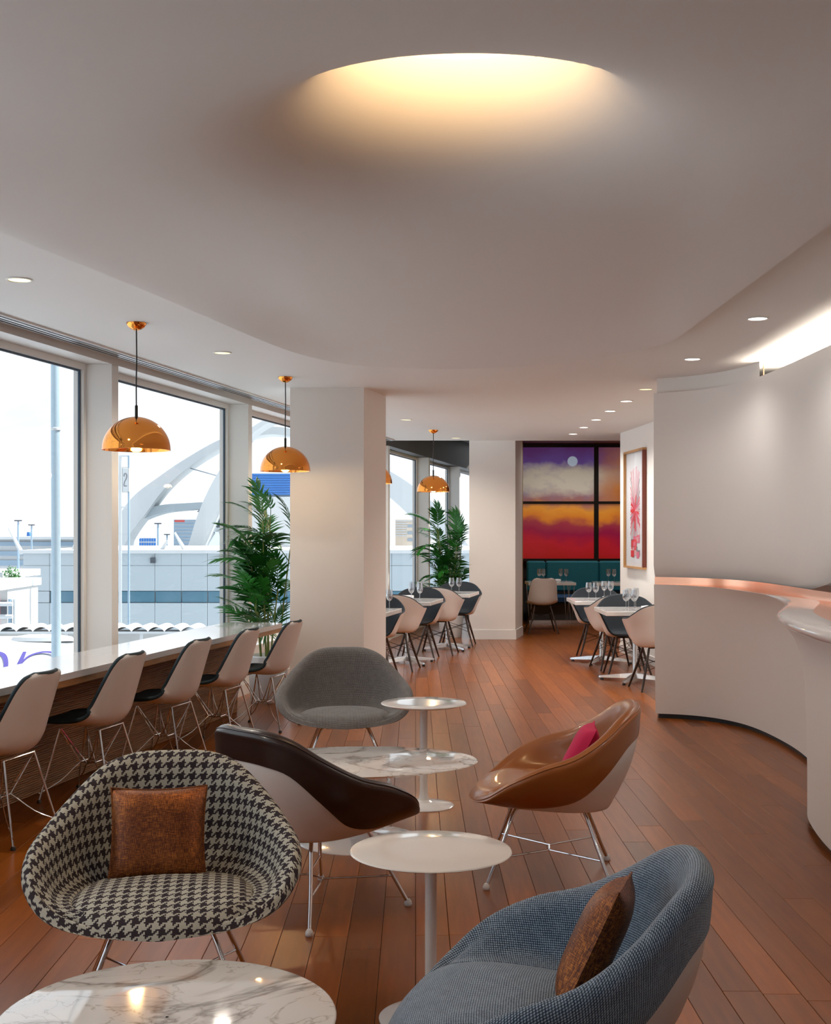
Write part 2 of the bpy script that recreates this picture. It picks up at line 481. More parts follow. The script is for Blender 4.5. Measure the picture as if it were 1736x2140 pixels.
closing = [Vector((left[-1][0] + (left[0][0] - left[-1][0]) * k / 24, -1.5)) for k in range(1, 24)]
ol = outl + closing
RT = .34
def bell(r): return .33 * math.exp(-(r - RT) / .17) + .155 * math.exp(-(r - RT) / .44)
hang = MB(); rings = []
NR = 46
for i in range(NR + 1):
    t = (i / NR) ** 2.1
    ring = []
    for p in ol:
        d = p - DC; L = d.length; r = RT + (L - RT) * t
        q = DC + d * (r / L)
        edge = max(0.0, 1 - (L - r) / .05); curl = -.052 * max(0.0, 1 - (L - r) / 1.0) ** 2
        ring.append((q.x, q.y, ZP + bell(r) * (1 - t * .0) * (1 if L - r > .6 else max(0, (L - r) / .6)) + curl + .006 * edge ** 3))
    rings.append(ring)
rings.append([(p.x, p.y, ZP - .040) for p in ol]); rings.append([(p.x, p.y, CZ) for p in ol])
hang.loft(rings, True)
zt = ZP + bell(RT)
def circ(r, z): 
    out = []
    for p in ol:
        d = (p - DC).normalized(); out.append((DC.x + d.x * r, DC.y + d.y * r, z))
    return out
hang.loft([circ(RT, zt), circ(RT, zt + .10), circ(RT - .03, zt + .102), circ(RT - .032, zt + .10), circ(.01, zt + .131)], True)
hc = struct('ceiling_panel', hang, M['ceil'], smooth=True, angle=50, label='white hanging ceiling with flared light dome')
dl = bpy.data.lights.new('dome_lamp', 'AREA'); dl.shape = 'DISK'; dl.size = .5; dl.energy = 9; dl.color = (1.0, .66, .34)
dlo = bpy.data.objects.new('dome_lamp', dl); col.objects.link(dlo); dlo.location = (DC.x, DC.y, zt + .10); dlo.parent = hc

# ---- other walls
def wall(name, mb, m=None, label=None): return struct(name, mb, m or M['wall'], label=label)
wall('wall_back', MB().prism([WL(GA - .1, D0), (XR, D0), (XR, D0 - .15), WL(GA - .1, D0 - .15)], -.04, 3.2))
wall('wall_right', MB().box((XR + .08, 8.2, 1.55), (.15, 26.0, 3.3)))
wall('wall_far', MB().prism([(1.55, 20.9), (5.4, 20.9), (5.4, 21.1), (1.55, 21.1)], -.1, 3.3), M['recess'])
# square column beside the counter, turned with the window wall
colp = [(-1.065, 10.57), (-.439, 10.57), (-.268, 11.25), (-.90, 11.25)]
c0 = wall('wall_column', MB().prism(colp, -.002, CZ), label='white square column by the window counter')
def base_strip(name, pts, h=.11, th=.012, z0=0.0, m=None, parent=None):
    mb = MB()
    for (x1, y1), (x2, y2) in zip(pts[:-1], pts[1:]):
        d = Vector((x2 - x1, y2 - y1)); L = d.length; a = math.atan2(d.y, d.x); n = Vector((d.y, -d.x)) / L * th / 2
        mb.box(((x1 + x2) / 2 + n.x, (y1 + y2) / 2 + n.y, z0 + h / 2), (L + th, th, h), a)
    return struct(name, mb, m or M['frame'])
base_strip('baseboard_column', [(-1.065, 10.57), (-.439, 10.57), (-.268, 11.25)])
# pier in front of the alcove
pier = [(.745, 17.25), (1.384, 17.25), (1.54, 17.95), (.90, 17.95)]
wall('wall_pier', MB().prism(pier, -.002, 3.05), label='white pier beside the alcove')
base_strip('baseboard_pier', [(.745, 17.25), (1.384, 17.25), (1.54, 17.95)], h=.13)
# picture wall
pw = [(2.55, 15.5), (2.86, 10.6), (3.02, 10.6), (2.71, 15.5)]
wall('wall_picture', MB().prism(pw, -.002, CZ), label='white wall with the framed print')
base_strip('baseboard_picture', [(2.86, 10.6), (2.55, 15.5)][::-1], h=.10)
base_strip('baseboard_left', [WL(-2.715, 10.4), WL(-2.715, 17.2)], h=.10)
# alcove: raised brown ceiling, dark side wall
wall('ceiling_alcove', MB().prism([(1.3, 16.8), (XR, 16.8), (XR, 20.9), (1.3, 20.9)], 2.96, 3.05), M['soffit'], label='brown wooden alcove ceiling')
wall('trim_30', MB().box((3.35, 16.72, 2.84), (4.1, .04, .245)), M['ceil'])
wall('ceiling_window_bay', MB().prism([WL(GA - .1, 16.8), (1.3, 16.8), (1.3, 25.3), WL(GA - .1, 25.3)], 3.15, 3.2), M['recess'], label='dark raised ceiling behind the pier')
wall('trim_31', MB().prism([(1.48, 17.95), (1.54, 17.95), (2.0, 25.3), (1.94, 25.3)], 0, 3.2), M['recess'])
tan = noisy('gold_beige_paint', (.40, .26, .09), (.38, .24, .08), 3, .6)
wall('wall_alcove', MB().prism([(1.30, 17.96), (1.545, 17.96), (1.80, 20.85), (1.55, 20.85)], 0, 2.96), tan)

# ---- right: curved bar wall, copper slot, bar front
low_base = [(1.925, 9.98), (2.16, 9.90), (2.36, 9.72), (2.50, 9.38), (2.555, 8.85), (2.54, 8.15), (2.42, 7.42), (2.20, 6.85), (2.03, 6.45), (1.945, 6.05), (1.90, 5.65), (1.885, 5.2), (1.96, 4.6), (2.25, 3.9), (2.8, 3.2)]
low_top = [(1.90, 9.92), (2.10, 9.72), (2.24, 9.40), (2.31, 8.95), (2.34, 8.45), (2.35, 7.98), (2.27, 7.52), (2.10, 7.05), (1.94, 6.6), (1.84, 6.15), (1.785, 5.72), (1.775, 5.25), (1.85, 4.6), (2.12, 3.85), (2.7, 3.1)]
up_base = [(1.90, 9.93), (2.13, 9.76), (2.31, 9.50), (2.42, 9.12), (2.455, 8.7), (2.46, 8.2), (2.455, 7.7), (2.45, 7.2), (2.45, 6.6), (2.45, 6.0), (2.46, 5.3), (2.48, 4.6), (2.5, 3.9), (2.5, 3.2), (2.5, 2.4)]
NS = 96
def sample(P): return cat_rom([(x, y, 0) for x, y in P], NS)
LB, LT, UB = sample(low_base), sample(low_top), sample(up_base)
bar = thing('bar_counter', 'long white curved bar with copper counter top', 'bar counter', (2.3, 7.0, 0))
ZB = 1.075
g = []
prof = [(0.035, 0.0), (.25, .0), (.5, .03), (.7, .10), (.84, .25), (.93, .52), (.975, .80), (1.0, 1.0)]
for h, k in prof:
    row = []
    for i in range(NS + 1):
        s = i / NS; a, b = LB[i], LT[i]
        kk = k if s > .35 else k + (h - k) * (1 - s / .35) * .9
        p = a.lerp(b, kk); row.append((p.x - 2.3, p.y - 7.0, h * (ZB - .055) if s > .42 else h * (ZB - .055 * max(0, (s - .30) / .12))))
    g.append(row)
MB().grid(g).build('front_panel', M['wall'], bar, angle=60)
MB().grid([[(p.x - 2.3 + .03, p.y - 7.0 + .02, 0.0) for p in LB], [(p.x - 2.3 + .03, p.y - 7.0 + .02, .037) for p in LB]]).build('toe_kick', M['black'], bar)
# counter top: white rounded edge, copper surface
def edge_w(i):
    s = i / NS; return max(0.0, min(1.0, (s - .30) / .10))
rows = [[], [], [], [], [], []]
for i in range(NS + 1):
    p = LT[i]; t = (LT[min(i + 1, NS)] - LT[max(i - 1, 0)]).normalized(); n = Vector((t.y, -t.x, 0))
    if n.x > 0: n = -n
    w_ = edge_w(i); tz = .055 * w_
    for r, (o_, z_) in zip(rows, ((0.0, ZB - tz), (.020 * w_, ZB - tz * .75), (.026 * w_, ZB - tz * .45), (.014 * w_, ZB - tz * .12), (-.012 * w_, ZB), (-.16 * w_ - .002, ZB + .001))):
        q = p + n * o_; r.append((q.x - 2.3, q.y - 7.0, z_))
MB().grid(rows).build('counter_edge', M['solid'], bar, angle=70)
MB().grid([rows[-1], [(p.x - 2.3 + .9, p.y - 7.0 + .25, ZB + .001) for p in UB]]).build('counter_top', M['copper_sat'], bar)
# upper wall hanging over the bar
def up_bot(y): return 1.108 + max(0.0, 8.25 - y) ** 1.6 * .125
def up_top(s): return 2.60
ug = []
for h in [0, .012, .03, .08, .2, .4, .6, .8, .95, 1.0]:
    row = []
    for i in range(NS + 1):
        p = UB[i]; t = (UB[min(i + 1, NS)] - UB[max(i - 1, 0)]).normalized(); n = Vector((t.y, -t.x, 0)); n = -n if n.x > 0 else n
        z0 = up_bot(p.y); z = z0 + h * (2.60 - z0)
        q = p - n * (.05 * (1 - min(h / .08, 1)) ** 2)
        row.append((q.x, q.y, z))
    ug.append(row)
cv = MB().grid(ug)
cv.grid([[(p.x, p.y, 2.60) for p in UB], [(p.x + .05, p.y + .02, 2.60) for p in UB], [(p.x + .05, p.y + .02, 1.7) for p in UB]])
struct('wall_bar', cv, M['wall'], smooth=True, angle=60, label='white curved upper wall hanging over the bar')
# piece of wall that runs up to the ceiling behind its left end
hb = [(p.x + .03, p.y + .03) for p in UB[:25]]
struct('wall_bar_end', MB().grid([[(x, y, 2.3) for x, y in hb], [(x, y, CZ) for x, y in hb]]), M['wall'], smooth=True)
struct('trim_40', MB().box((2.545, 9.10, 2.66), (.008, .012, .12)), M['copper_sat'])
# copper slot between both walls
struct('trim_41', MB().grid([[(p.x + .012, p.y + .02, 1.055) for p in UB[:64]], [(p.x + .012, p.y + .02, 1.135) for p in UB[:64]]]), M['copper_sat'], smooth=True, label='copper strip in the curved wall')
# end of the bar wall turns back out of sight
struct('wall_bar_return', MB().prism([(1.95, 10.03), (2.12, 10.25), (3.0, 10.6), (3.0, 10.45)], -.001, CZ), M['wall'])
# back bar
struct('wall_back_bar', MB().box((3.75, 6.4, 1.35), (.1, 8.4, 2.72)), M['copper_sat'], label='copper clad back wall of the bar')
# cove light over the upper wall
cvl = bpy.data.lights.new('cove_lamp', 'AREA'); cvl.shape = 'RECTANGLE'; cvl.size = .10; cvl.size_y = 6.2; cvl.energy = 70; cvl.color = (1.0, .90, .78)
cvo = bpy.data.objects.new('cove_lamp', cvl); col.objects.link(cvo); cvo.location = (2.60, 6.05, 2.55); cvo.rotation_euler = (PI, R(0), 0)
# ================================================================== LOUNGE CHAIRS
def mirror_loop(half):
    """half: points front->back with y>=0 ; returns the closed control loop"""
    return half + [(x, -y, z) for x, y, z in reversed(half[1:-1])]
RIM = [(.318, 0, .368), (.302, .18, .374), (.240, .318, .414), (.150, .384, .482), (.030, .390, .540), (-.100, .358, .582), (-.212, .298, .650), (-.298, .218, .722), (-.350, .125, .754), (-.363, 0, .758)]
CRE = [(.285, 0, .395), (.275, .15, .397), (.225, .240, .405), (.12, .270, .400), (.01, .268, .392), (-.09, .245, .385), (-.155, .205, .380), (-.198, .14, .377), (-.218, .07, .376), (-.223, 0, .376)]
BAS = [(.27, 0, .350), (.262, .13, .350), (.225, .235, .348), (.13, .275, .342), (.01, .278, .334), (-.10, .255, .326), (-.180, .215, .322), (-.235, .15, .320), (-.260, .075, .320), (-.266, 0, .320)]
SEAM = [1.0, 1.0, .98, .94, .88, .74, .48, .30, .26, .25]
NL = 84
def lounge_shape():
    n = len(RIM)
    L = lambda h: cat_rom(mirror_loop(h), NL, True)
    rim, cre, bas = L(RIM), L(CRE), L(BAS)
    sm = cat_rom([(a, 0, 0) for a in SEAM + SEAM[1:-1][::-1]], NL, True); seam = [min(1.0, p.x) for p in sm]
    cols = []
    for i in range(NL):
        r, c, b = rim[i], cre[i], bas[i]
        t = rim[(i + 1) % NL] - rim[i - 1]; o = Vector((t.y, -t.x, 0)).normalized()
        if o.dot(Vector((r.x, r.y, 0))) < 0: o = -o
        hgt = max(0.0, r.z - c.z); th = .020 + .016 * min(1, hgt / .2)
        ri = r - o * th + Vector((0, 0, -.012 - .02 * min(1, hgt / .2)))
        ro = r + o * th * .8 + Vector((0, 0, -.022))
        w = min(1, hgt / .15)
        m1 = c.lerp(ri, .33) + o * .020 * w - Vector((0, 0, .02 * w)); m2 = c.lerp(ri, .68) + o * .014 * w
        low = c + Vector((0, 0, -.03)) - o * .01
        inner = [low, c, m1, m2, ri, r]
        f = seam[i]
        def outp(k):
            q = ro.lerp(b, k); bul = math.sin(PI * min(k, 1)) * .034
            return q + o * bul
        outer = [ro] + [outp(f * k) for k in (.25, .5, .75, 1.0)]
        prof = cat_rom(inner + outer, 30)
        e = outp(f) - o * .012
        prof.append(e)
        shell = [outp(f * .92) - o * .006] + [outp(f + (1 - f) * k) - o * .004 for k in (0, .2, .4, .6, .8, .94, 1.0)]
        cols.append((prof, shell, o))
    return rim, cre, bas, cols
LSH = lounge_shape()
def lounge_meshes():
    rim, cre, bas, cols = LSH
    # upholstery
    rows = len(cols[0][0]); us = [0.0]
    for i in range(NL):
        a = cols[i][0][11]; b = cols[(i + 1) % NL][0][11]; us.append(us[-1] + (a - b).length)
    g = []; uv = []
    for j in range(rows):
        g.append([cols[i % NL][0][j] for i in range(NL + 1)])
    vs = []
    for i in range(NL + 1):
        v = [0.0]; P = cols[i % NL][0]
        for j in range(1, rows): v.append(v[-1] + (P[j] - P[j - 1]).length)
        vs.append(v)
    uv = [[(us[i], vs[i][j]) for i in range(NL + 1)] for j in range(rows)]
    up = MB().grid(g, uvg=uv, flip=False)
    # white plastic shell
    sh = MB(); rows = len(cols[0][1])
    gs = [[cols[i][1][j] for i in range(NL)] for j in range(rows)]
    gs.append([Vector((p.x * .5, p.y * .5, p.z - .012)) for p in gs[-1]]); gs.append([Vector((0, 0, .318)) for p in gs[-1]])
    sh.grid(gs, closed=True)
    # seat pad
    st = MB(); gsr = []; uvs = []
    ctr = Vector((.03, 0, .40))
    for k, dz in ((0.0, .034), (.25, .033), (.5, .030), (.72, .024), (.88, .014), (.97, .002), (1.015, -.014), (1.03, -.034), (1.0, -.052)):
        row = []; ur = []
        for i in range(NL + 1):
            c = cre[i % NL]; q = Vector((ctr.x + (c.x - ctr.x) * k, c.y * k, c.z * k + .40 * (1 - k) + dz))
            fr = max(0.0, min(1, (q.x - .14) / .12))
            fr = fr * fr * max(0, 1 - abs(c.y) / .30) ** .5
            if k > .9: q.x += .046 * fr * (k - .9) / .1 if k <= 1.03 else 0; q.z -= (.020 * fr if k > 1.0 else 0)
            row.append(q); ur.append((q.y, q.x - dz * .9))
        gsr.append(row); uvs.append(ur)
    st.grid(gsr, uvg=uvs, flip=True)
    return up, sh, st
LEGP = [(sx, sy) for sx in (1, -1) for sy in (1, -1)]
_up, _sh, _st = lounge_meshes()
PIPE = [LSH[3][i][0][17] + LSH[3][i][2] * .0012 for i in range(NL)]
def lounge_chair(label, m, loc, rotz, seat_m=None, name='lounge_chair'):
    t = thing(name, label, 'armchair', (loc[0], loc[1], 0), rotz)
    _up.build('upholstery', m, t, angle=70); _st.build('seat', seat_m or m, t, angle=70)
    _sh.build('shell', M['plastic'], t, angle=60)
    if m in (M['tan'], M['brown']): MB().tube(PIPE, .0028, 6, closed=True).build('piping', m, t)
    for sx, sy in LEGP:
        pts = [(sx * .09, sy * .105, .326), (sx * .13, sy * .130, .318), (sx * .155, sy * .150, .290), (sx * .205, sy * .205, .155), (sx * .258, sy * .258, .022)]
        lg = MB().tube(cat_rom(pts, 14), .0082, 10).build('leg', M['chrome'], t)
        MB().lathe([(.0, .0), (.013, .0), (.016, .006), (.014, .017), (.008, .026), (0, .028)], 16, (sx * .262, sy * .262, 0)).build('foot_glide', M['glide'], lg)
    sb = MB(); zb = .118
    sb.tube([(0, -.045, zb), (0, .045, zb)], .0045, 8)
    for sx, sy in LEGP: sb.tube([(0, sy * .045, zb), (sx * .218, sy * .218, zb + .002)], .0042, 8)
    sb.build('stretcher', M['chrome'], t)
    for sx in (1, -1): MB().tube([(sx * .10, -.11, .312), (sx * .10, .11, .312)], .008, 8).build('seat_rail', M['chrome'], t)
    return t
# local +x is the front of a chair
ch_h = lounge_chair('houndstooth check armchair with a copper cushion', M['hound'], (-.775, 3.86), R(-82))
ch_g = lounge_chair('plain grey felt armchair standing before the column', M['grey'], (-.435, 7.62), R(-86))
ch_b = lounge_chair('dark brown leather armchair with white shell turned away', M['brown'], (-.40, 4.98), R(46))
ch_t = lounge_chair('tan leather armchair with a crimson cushion', M['tan'], (.585, 5.44), R(174))
ch_u = lounge_chair('blue tweed armchair with a copper cushion', M['blue'], (.285, 2.88), R(172))

# ------------------------------------------------------------------ cushions
def cushion(name, label, m, size, loc, mtx, puff=.055, pipe=True):
    n = 18; g1 = []; g2 = []
    for i in range(n + 1):
        r1 = []; r2 = []
        for j in range(n + 1):
            u = -1 + 2 * i / n; v = -1 + 2 * j / n
            k = 1 - .07 * (1 - (abs(u) ** 2)) * abs(v) ** 4 ; k2 = 1 - .07 * (1 - abs(v) ** 2) * abs(u) ** 4
            h = puff * ((1 - u ** 4) * (1 - v ** 4)) ** .62
            h *= 1 + .06 * math.sin(3.1 * u + 1.3 * v) * (1 - abs(u * v))
            x, y = size / 2 * u * k2, size / 2 * v * k
            r1.append((x, y, h)); r2.append((x, y, -h * .85))
        g1.append(r1); g2.append(r2)
    mb = MB().grid(g1); mb.grid(g2, flip=True)
    t = thing(name, label, 'cushion', loc)
    t.matrix_world = Matrix.Translation(loc) @ mtx.to_4x4()
    mb.build('cover', m, t, angle=80)
    if pipe:
        n = 18
        edge = [g1[0][j] for j in range(n)] + [g1[i][n] for i in range(n)] + [g1[n][n - j] for j in range(n)] + [g1[n - i][0] for i in range(n)]
        MB().tube([Vector(p) for p in edge], .0035, 6, closed=True).build('piping', m, t)
    return t
def basis(xa, nrm):
    n = Vector(nrm).normalized(); x = Vector(xa); x = (x - n * x.dot(n)).normalized(); y = n.cross(x)
    return Matrix((x, y, n)).transposed()
def chair_pt(ch_loc, rot, p):
    c, s = math.cos(rot), math.sin(rot)
    return Vector((ch_loc[0] + p[0] * c - p[1] * s, ch_loc[1] + p[0] * s + p[1] * c, p[2]))
def seat_cushion(label, m, loc, rot, p, size, lean, turn=0.0, yaw=0.0, puff=.055):
    f = Vector((math.cos(rot + yaw), math.sin(rot + yaw), 0)); side = Vector((-f.y, f.x, 0)); up = Vector((0, 0, 1))
    n = f * math.cos(lean) + up * math.sin(lean)
    xa = side * math.cos(turn) + up * math.sin(turn)
    return cushion('cushion', label, m, size, chair_pt(loc, rot, p), basis(xa, n), puff)
seat_cushion('copper silk cushion on the houndstooth armchair', M['cushcopper'], (-.775, 3.86), R(-82), (-.115, -.03, .532), .305, R(22), R(0))
seat_cushion('copper silk cushion on the blue tweed armchair', M['cushcopper'], (.285, 2.88), R(172), (-.135, .03, .565), .30, R(24), R(8), yaw=R(-10))
seat_cushion('crimson cushion on the tan leather armchair', M['cushpink'], (.585, 5.44), R(174), (-.135, .02, .535), .27, R(28), R(0))

# ------------------------------------------------------------------ pedestal tables
def pedestal(name, label, loc, top_m, rx, ry, z, stem, base_r, rotz=0.0):
    t = thing(name, label, 'table', (loc[0], loc[1], 0), rotz)
    n = 72
    def el(k, zz): return [(rx * k * math.cos(2 * PI * i / n), ry * k * math.sin(2 * PI * i / n), zz) for i in range(n)]
    d = .010 / min(rx, ry)
    mb = MB(); mb.loft([el(.02, z - .018), el(1 - 4.2 * d, z - .018), el(1 - d, z - .0075), el(1, z - .004), el(1 - .15 * d, z - .001), el(1 - .5 * d, z), el(.5, z), el(.01, z)], True)
    mb.build('table_top', top_m, t, angle=50)
    MB().lathe([(stem * 1.5, z - .018), (stem * 1.05, z - .05), (stem, z - .12), (stem, .12), (stem * 1.12, .06), (stem * 1.5, .035), (stem * 2.6, .022)], 32).build('stem', M['white'], t)
    MB().lathe([(0.001, .026), (stem * 2.4, .0245), (base_r * .6, .016), (base_r * .95, .008), (base_r, .004), (base_r, 0), (.001, 0)], 56).build('base', M['white'], t)
    return t
pedestal('side_table', 'small round white table between tan and blue armchairs', (.047, 3.83), M['white'], .25, .25, .52, .018, .16)
pedestal('side_table', 'taller small round white table beside the grey armchair', (.045, 6.80), M['white'], .235, .235, .564, .021, .165)
pedestal('coffee_table', 'oval marble pedestal table behind the brown armchair', (-.28, 6.05), M['marble'], .585, .40, .385, .04, .30, R(4))
pedestal('coffee_table', 'round veined marble table before the houndstooth armchair', (-.565, 2.83), M['marble'], .385, .385, .395, .035, .24)
# ================================================================== COUNTER, SHELL CHAIRS, DINING
def normals_of(g, closed=False):
    n, m = len(g), len(g[0]); out = []
    for i in range(n):
        r = []
        for j in range(m):
            a = Vector(g[min(i + 1, n - 1)][j]) - Vector(g[max(i - 1, 0)][j])
            if closed: b = Vector(g[i][(j + 1) % m]) - Vector(g[i][j - 1])
            else: b = Vector(g[i][min(j + 1, m - 1)]) - Vector(g[i][max(j - 1, 0)])
            k = a.cross(b); r.append(k.normalized() if k.length > 1e-9 else Vector((0, 0, 1)))
        out.append(r)
    return out
def slab(mb, g, nr, t0, t1, closed=False):
    """closed thin solid between two offsets of a grid surface"""
    A = [[Vector(p) + nr[i][j] * t0 for j, p in enumerate(r)] for i, r in enumerate(g)]
    B = [[Vector(p) + nr[i][j] * t1 for j, p in enumerate(r)] for i, r in enumerate(g)]
    mb.grid(A, closed); mb.grid(B, closed, flip=True)
    def rimstrip(a, b): mb.grid([a, b], closed=False)
    rimstrip(A[0] + ([A[0][0]] if closed else []), B[0] + ([B[0][0]] if closed else []))
    rimstrip(B[-1] + ([B[-1][0]] if closed else []), A[-1] + ([A[-1][0]] if closed else []))
    if not closed:
        rimstrip([r[0] for r in B], [r[0] for r in A]); rimstrip([r[-1] for r in A], [r[-1] for r in B])
# side chair shell (front = +x)
def side_grid():
    C = [(.255, 0, .418), (.235, 0, .436), (.17, 0, .438), (.06, 0, .425), (-.06, 0, .416), (-.145, 0, .432), (-.195, 0, .485), (-.222, 0, .57), (-.246, 0, .66), (-.268, 0, .74), (-.282, 0, .79), (-.287, 0, .812)]
    W = [(.150, 0, .0), (.195, 0, .002), (.222, 0, .010), (.232, 0, .024), (.230, 0, .052), (.226, 0, .088), (.220, 0, .102), (.212, 0, .086), (.202, 0, .066), (.186, 0, .048), (.160, 0, .032), (.105, 0, .022)]
    n = 44; c = cat_rom(C, n); w_ = cat_rom(W, n); g = []
    for i in range(n + 1):
        d = (c[min(i + 1, n)] - c[max(i - 1, 0)]).normalized(); nn = Vector((d.z, 0, -d.x)); 
        row = []
        for j in range(21):
            a = -1 + j / 10; row.append(c[i] + Vector((0, w_[i].x * a * (1 - .04 * abs(a) ** 6), 0)) + nn * w_[i].z * abs(a) ** 2.4)
        g.append(row)
    return g
def arm_grid():
    rim = [(.232, 0, .425), (.225, .13, .428), (.212, .205, .465), (.196, .258, .565), (.165, .298, .648), (.06, .318, .668), (-.07, .312, .680), (-.165, .278, .725), (-.235, .205, .785), (-.272, .10, .815), (-.280, 0, .82)]
    mid = [(.215, 0, .433), (.208, .13, .438), (.190, .185, .450), (.172, .218, .490), (.14, .245, .535), (.04, .265, .550), (-.07, .258, .565), (-.148, .225, .60), (-.202, .165, .63), (-.230, .08, .645), (-.236, 0, .65)]
    st = [(.18, 0, .434), (.172, .10, .434), (.155, .155, .432), (.12, .185, .432), (.08, .205, .430), (0, .21, .428), (-.08, .195, .428), (-.13, .165, .432), (-.165, .12, .438), (-.185, .06, .442), (-.19, 0, .442)]
    N = 64
    r, m, s = (cat_rom(mirror_loop(h), N, True) for h in (rim, mid, st)); g = []
    prof = []
    for j in range(N):
        c = Vector((.02, 0, .412)); P = [c, c.lerp(s[j], .55) - Vector((0, 0, .010)), s[j], m[j], m[j].lerp(r[j], .5), r[j]]
        prof.append(cat_rom(P, 20)[1:])
    return [[prof[j][i] for j in range(N)] for i in range(20)]
def orient(g, closed):
    nr = normals_of(g, closed)
    if nr[6][0].z < 0: nr = [[-k for k in r] for r in nr]
    return nr
SG = side_grid(); SGn = orient(SG, False)
if SGn[6][10].z < 0: SGn = [[-k for k in r] for r in SGn]
AG = arm_grid(); AGn = normals_of(AG, True)
if AGn[1][5].z < 0: AGn = [[-k for k in r] for r in AGn]
def bound(g, nr, off):
    e = [(i, 0) for i in range(len(g))] + [(len(g) - 1, j) for j in range(1, len(g[0]))] + [(i, len(g[0]) - 1) for i in range(len(g) - 2, -1, -1)] + [(0, j) for j in range(len(g[0]) - 2, 0, -1)]
    return [Vector(g[i][j]) + nr[i][j] * off for i, j in e]
def wire_chair(label, pad):
    t = thing('shell_chair', label, 'chair')
    s = MB(); slab(s, SG, SGn, -.007, 0.0); s.build('shell', M['plastic'], t, angle=60)
    p = MB(); slab(p, SG, SGn, .0005, .014); p.build('seat_pad', pad, t, angle=60)
    MB().tube(bound(SG, SGn, .005), .0125, 10, closed=True).build('piping', pad, t)
    top = {(1, 1): (.115, .15, .405), (1, -1): (.115, -.15, .405), (-1, 1): (-.12, .135, .402), (-1, -1): (-.12, -.135, .402)}
    cen = {k: (k[0] * .045, k[1] * .045, .205) for k in top}
    foot = {(1, 1): (.205, .215, .012), (1, -1): (.205, -.215, .012), (-1, 1): (-.215, .205, .012), (-1, -1): (-.215, -.205, .012)}
    for k in LEGP:
        f, c, a = Vector(foot[k]), Vector(cen[k]), Vector(top[k])
        lg = MB(); lg.tube([f, a], .0062, 8)
        lg.tube(cat_rom([f + Vector((0, 0, .04)), c.lerp(f, .5), c, Vector((-c.x * .2, c.y, c.z)), Vector((top[(-k[0], k[1])][0], a.y, a.z))], 12), .0038, 6)
        lg.tube([c, a + Vector((0, 0, -.004))], .0038, 6)
        lo = lg.build('leg', M['chrome'], t)
        MB().lathe([(0, 0), (.012, 0), (.012, .01), (.008, .018), (0, .018)], 12, (f.x, f.y, 0)).build('foot_glide', M['black'], lo)
    rg = MB(); z = .205
    rg.tube([(.045, .045, z), (-.045, .045, z), (-.045, -.045, z), (.045, -.045, z)], .004, 6, closed=True)
    rg.build('wire_ring', M['chrome'], t)
    MB().tube([(.115, -.15, .404), (.115, .15, .404)], .005, 6).build('seat_rail', M['chrome'], t)
    MB().tube([(-.12, -.135, .401), (-.12, .135, .401)], .005, 6).build('seat_rail', M['chrome'], t)
    return t
def dowel_base(t):
    foot = {(1, 1): (.225, .225), (1, -1): (.225, -.225), (-1, 1): (-.225, .22), (-1, -1): (-.225, -.22)}
    for k in LEGP:
        f = foot[k]
        MB().tube([(k[0] * .10, k[1] * .115, .402), (k[0] * .105, k[1] * .12, .38), (k[0] * .165, k[1] * .165, .20), (f[0], f[1], 0.0)], [.009, .012, .0135, .009], 10).build('leg', M['darkwood'], t)
    b = MB()
    for sx in (1, -1):
        b.tube([(sx * .13, -.145, .30), (sx * .17, .17, .19)], .003, 6); b.tube([(sx * .13, .145, .30), (sx * .17, -.17, .19)], .003, 6)
    for sy in (1, -1):
        b.tube([(-.13, sy * .145, .30), (.17, sy * .17, .19)], .003, 6); b.tube([(.13, sy * .145, .30), (-.17, sy * .17, .19)], .003, 6)
    for sx in (1, -1): b.tube([(sx * .10, -.12, .402), (sx * .10, .12, .402)], .007, 6)
    b.build('cross_brace', M['darkmetal'], t)
def dining_armchair(label):
    t = thing('dining_armchair', label, 'chair')
    s = MB(); slab(s, AG, AGn, -.007, 0.0, True); s.build('shell', M['plastic'], t, angle=60)
    p = MB(); slab(p, AG, AGn, .0005, .012, True); p.build('seat_pad', M['padblack'], t, angle=60)
    MB().tube([Vector(q) + AGn[-1][j] * .003 for j, q in enumerate(AG[-1])], .0085, 8, closed=True).build('piping', M['padblack'], t)
    dowel_base(t); return t
def dining_side(label):
    t = thing('dining_chair', label, 'chair')
    s = MB(); slab(s, SG, SGn, -.007, 0.0); s.build('shell', M['plastic'], t, angle=60)
    p = MB(); slab(p, SG, SGn, .0005, .014); p.build('seat_pad', M['padblack'], t, angle=60)
    MB().tube(bound(SG, SGn, .004), .0085, 8, closed=True).build('piping', M['padblack'], t)
    dowel_base(t); return t

# ---- window counter
CN = thing('window_counter', 'long white counter with ribbed wooden front along the windows', 'counter', WL(-2.2, 7.0) + (0,))
cx0, cy0 = WL(-2.2, 7.0)
def loc_(p): return (p[0] - cx0, p[1] - cy0)
DE = 10.36
endc = [WL(-2.0, 3.2)] + [WL(-2.0, DE - .12), WL(-2.012, DE - .06), WL(-2.045, DE - .02), WL(-2.1, DE)] + [WL(-2.5, DE), WL(-2.5, 3.2)]
MB().prism([loc_(p) for p in endc][::-1], .704, .74).build('counter_top', M['solid'], CN, False)
MB().prism([loc_(p) for p in (WL(-2.008, 3.2), WL(-2.008, DE - .08), WL(-2.05, DE - .01), WL(-2.46, DE - .01), WL(-2.46, 3.2))][::-1], .668, .7035).build('edge_strip', M['edgewood'], CN, False)
ap = MB(); nrib = 52
rows = []
for k in range(nrib * 4 + 1):
    f = k / (nrib * 4); z = .668 - f * .668
    A = -2.36 - .03 * f - .006 * (1 - abs(math.sin(f * nrib * PI)) ** .7)
    rows.append([loc_(WL(A, d)) + (z,) for d in (3.2, 5.5, 8.0, DE - .05)])
ap.grid(rows)
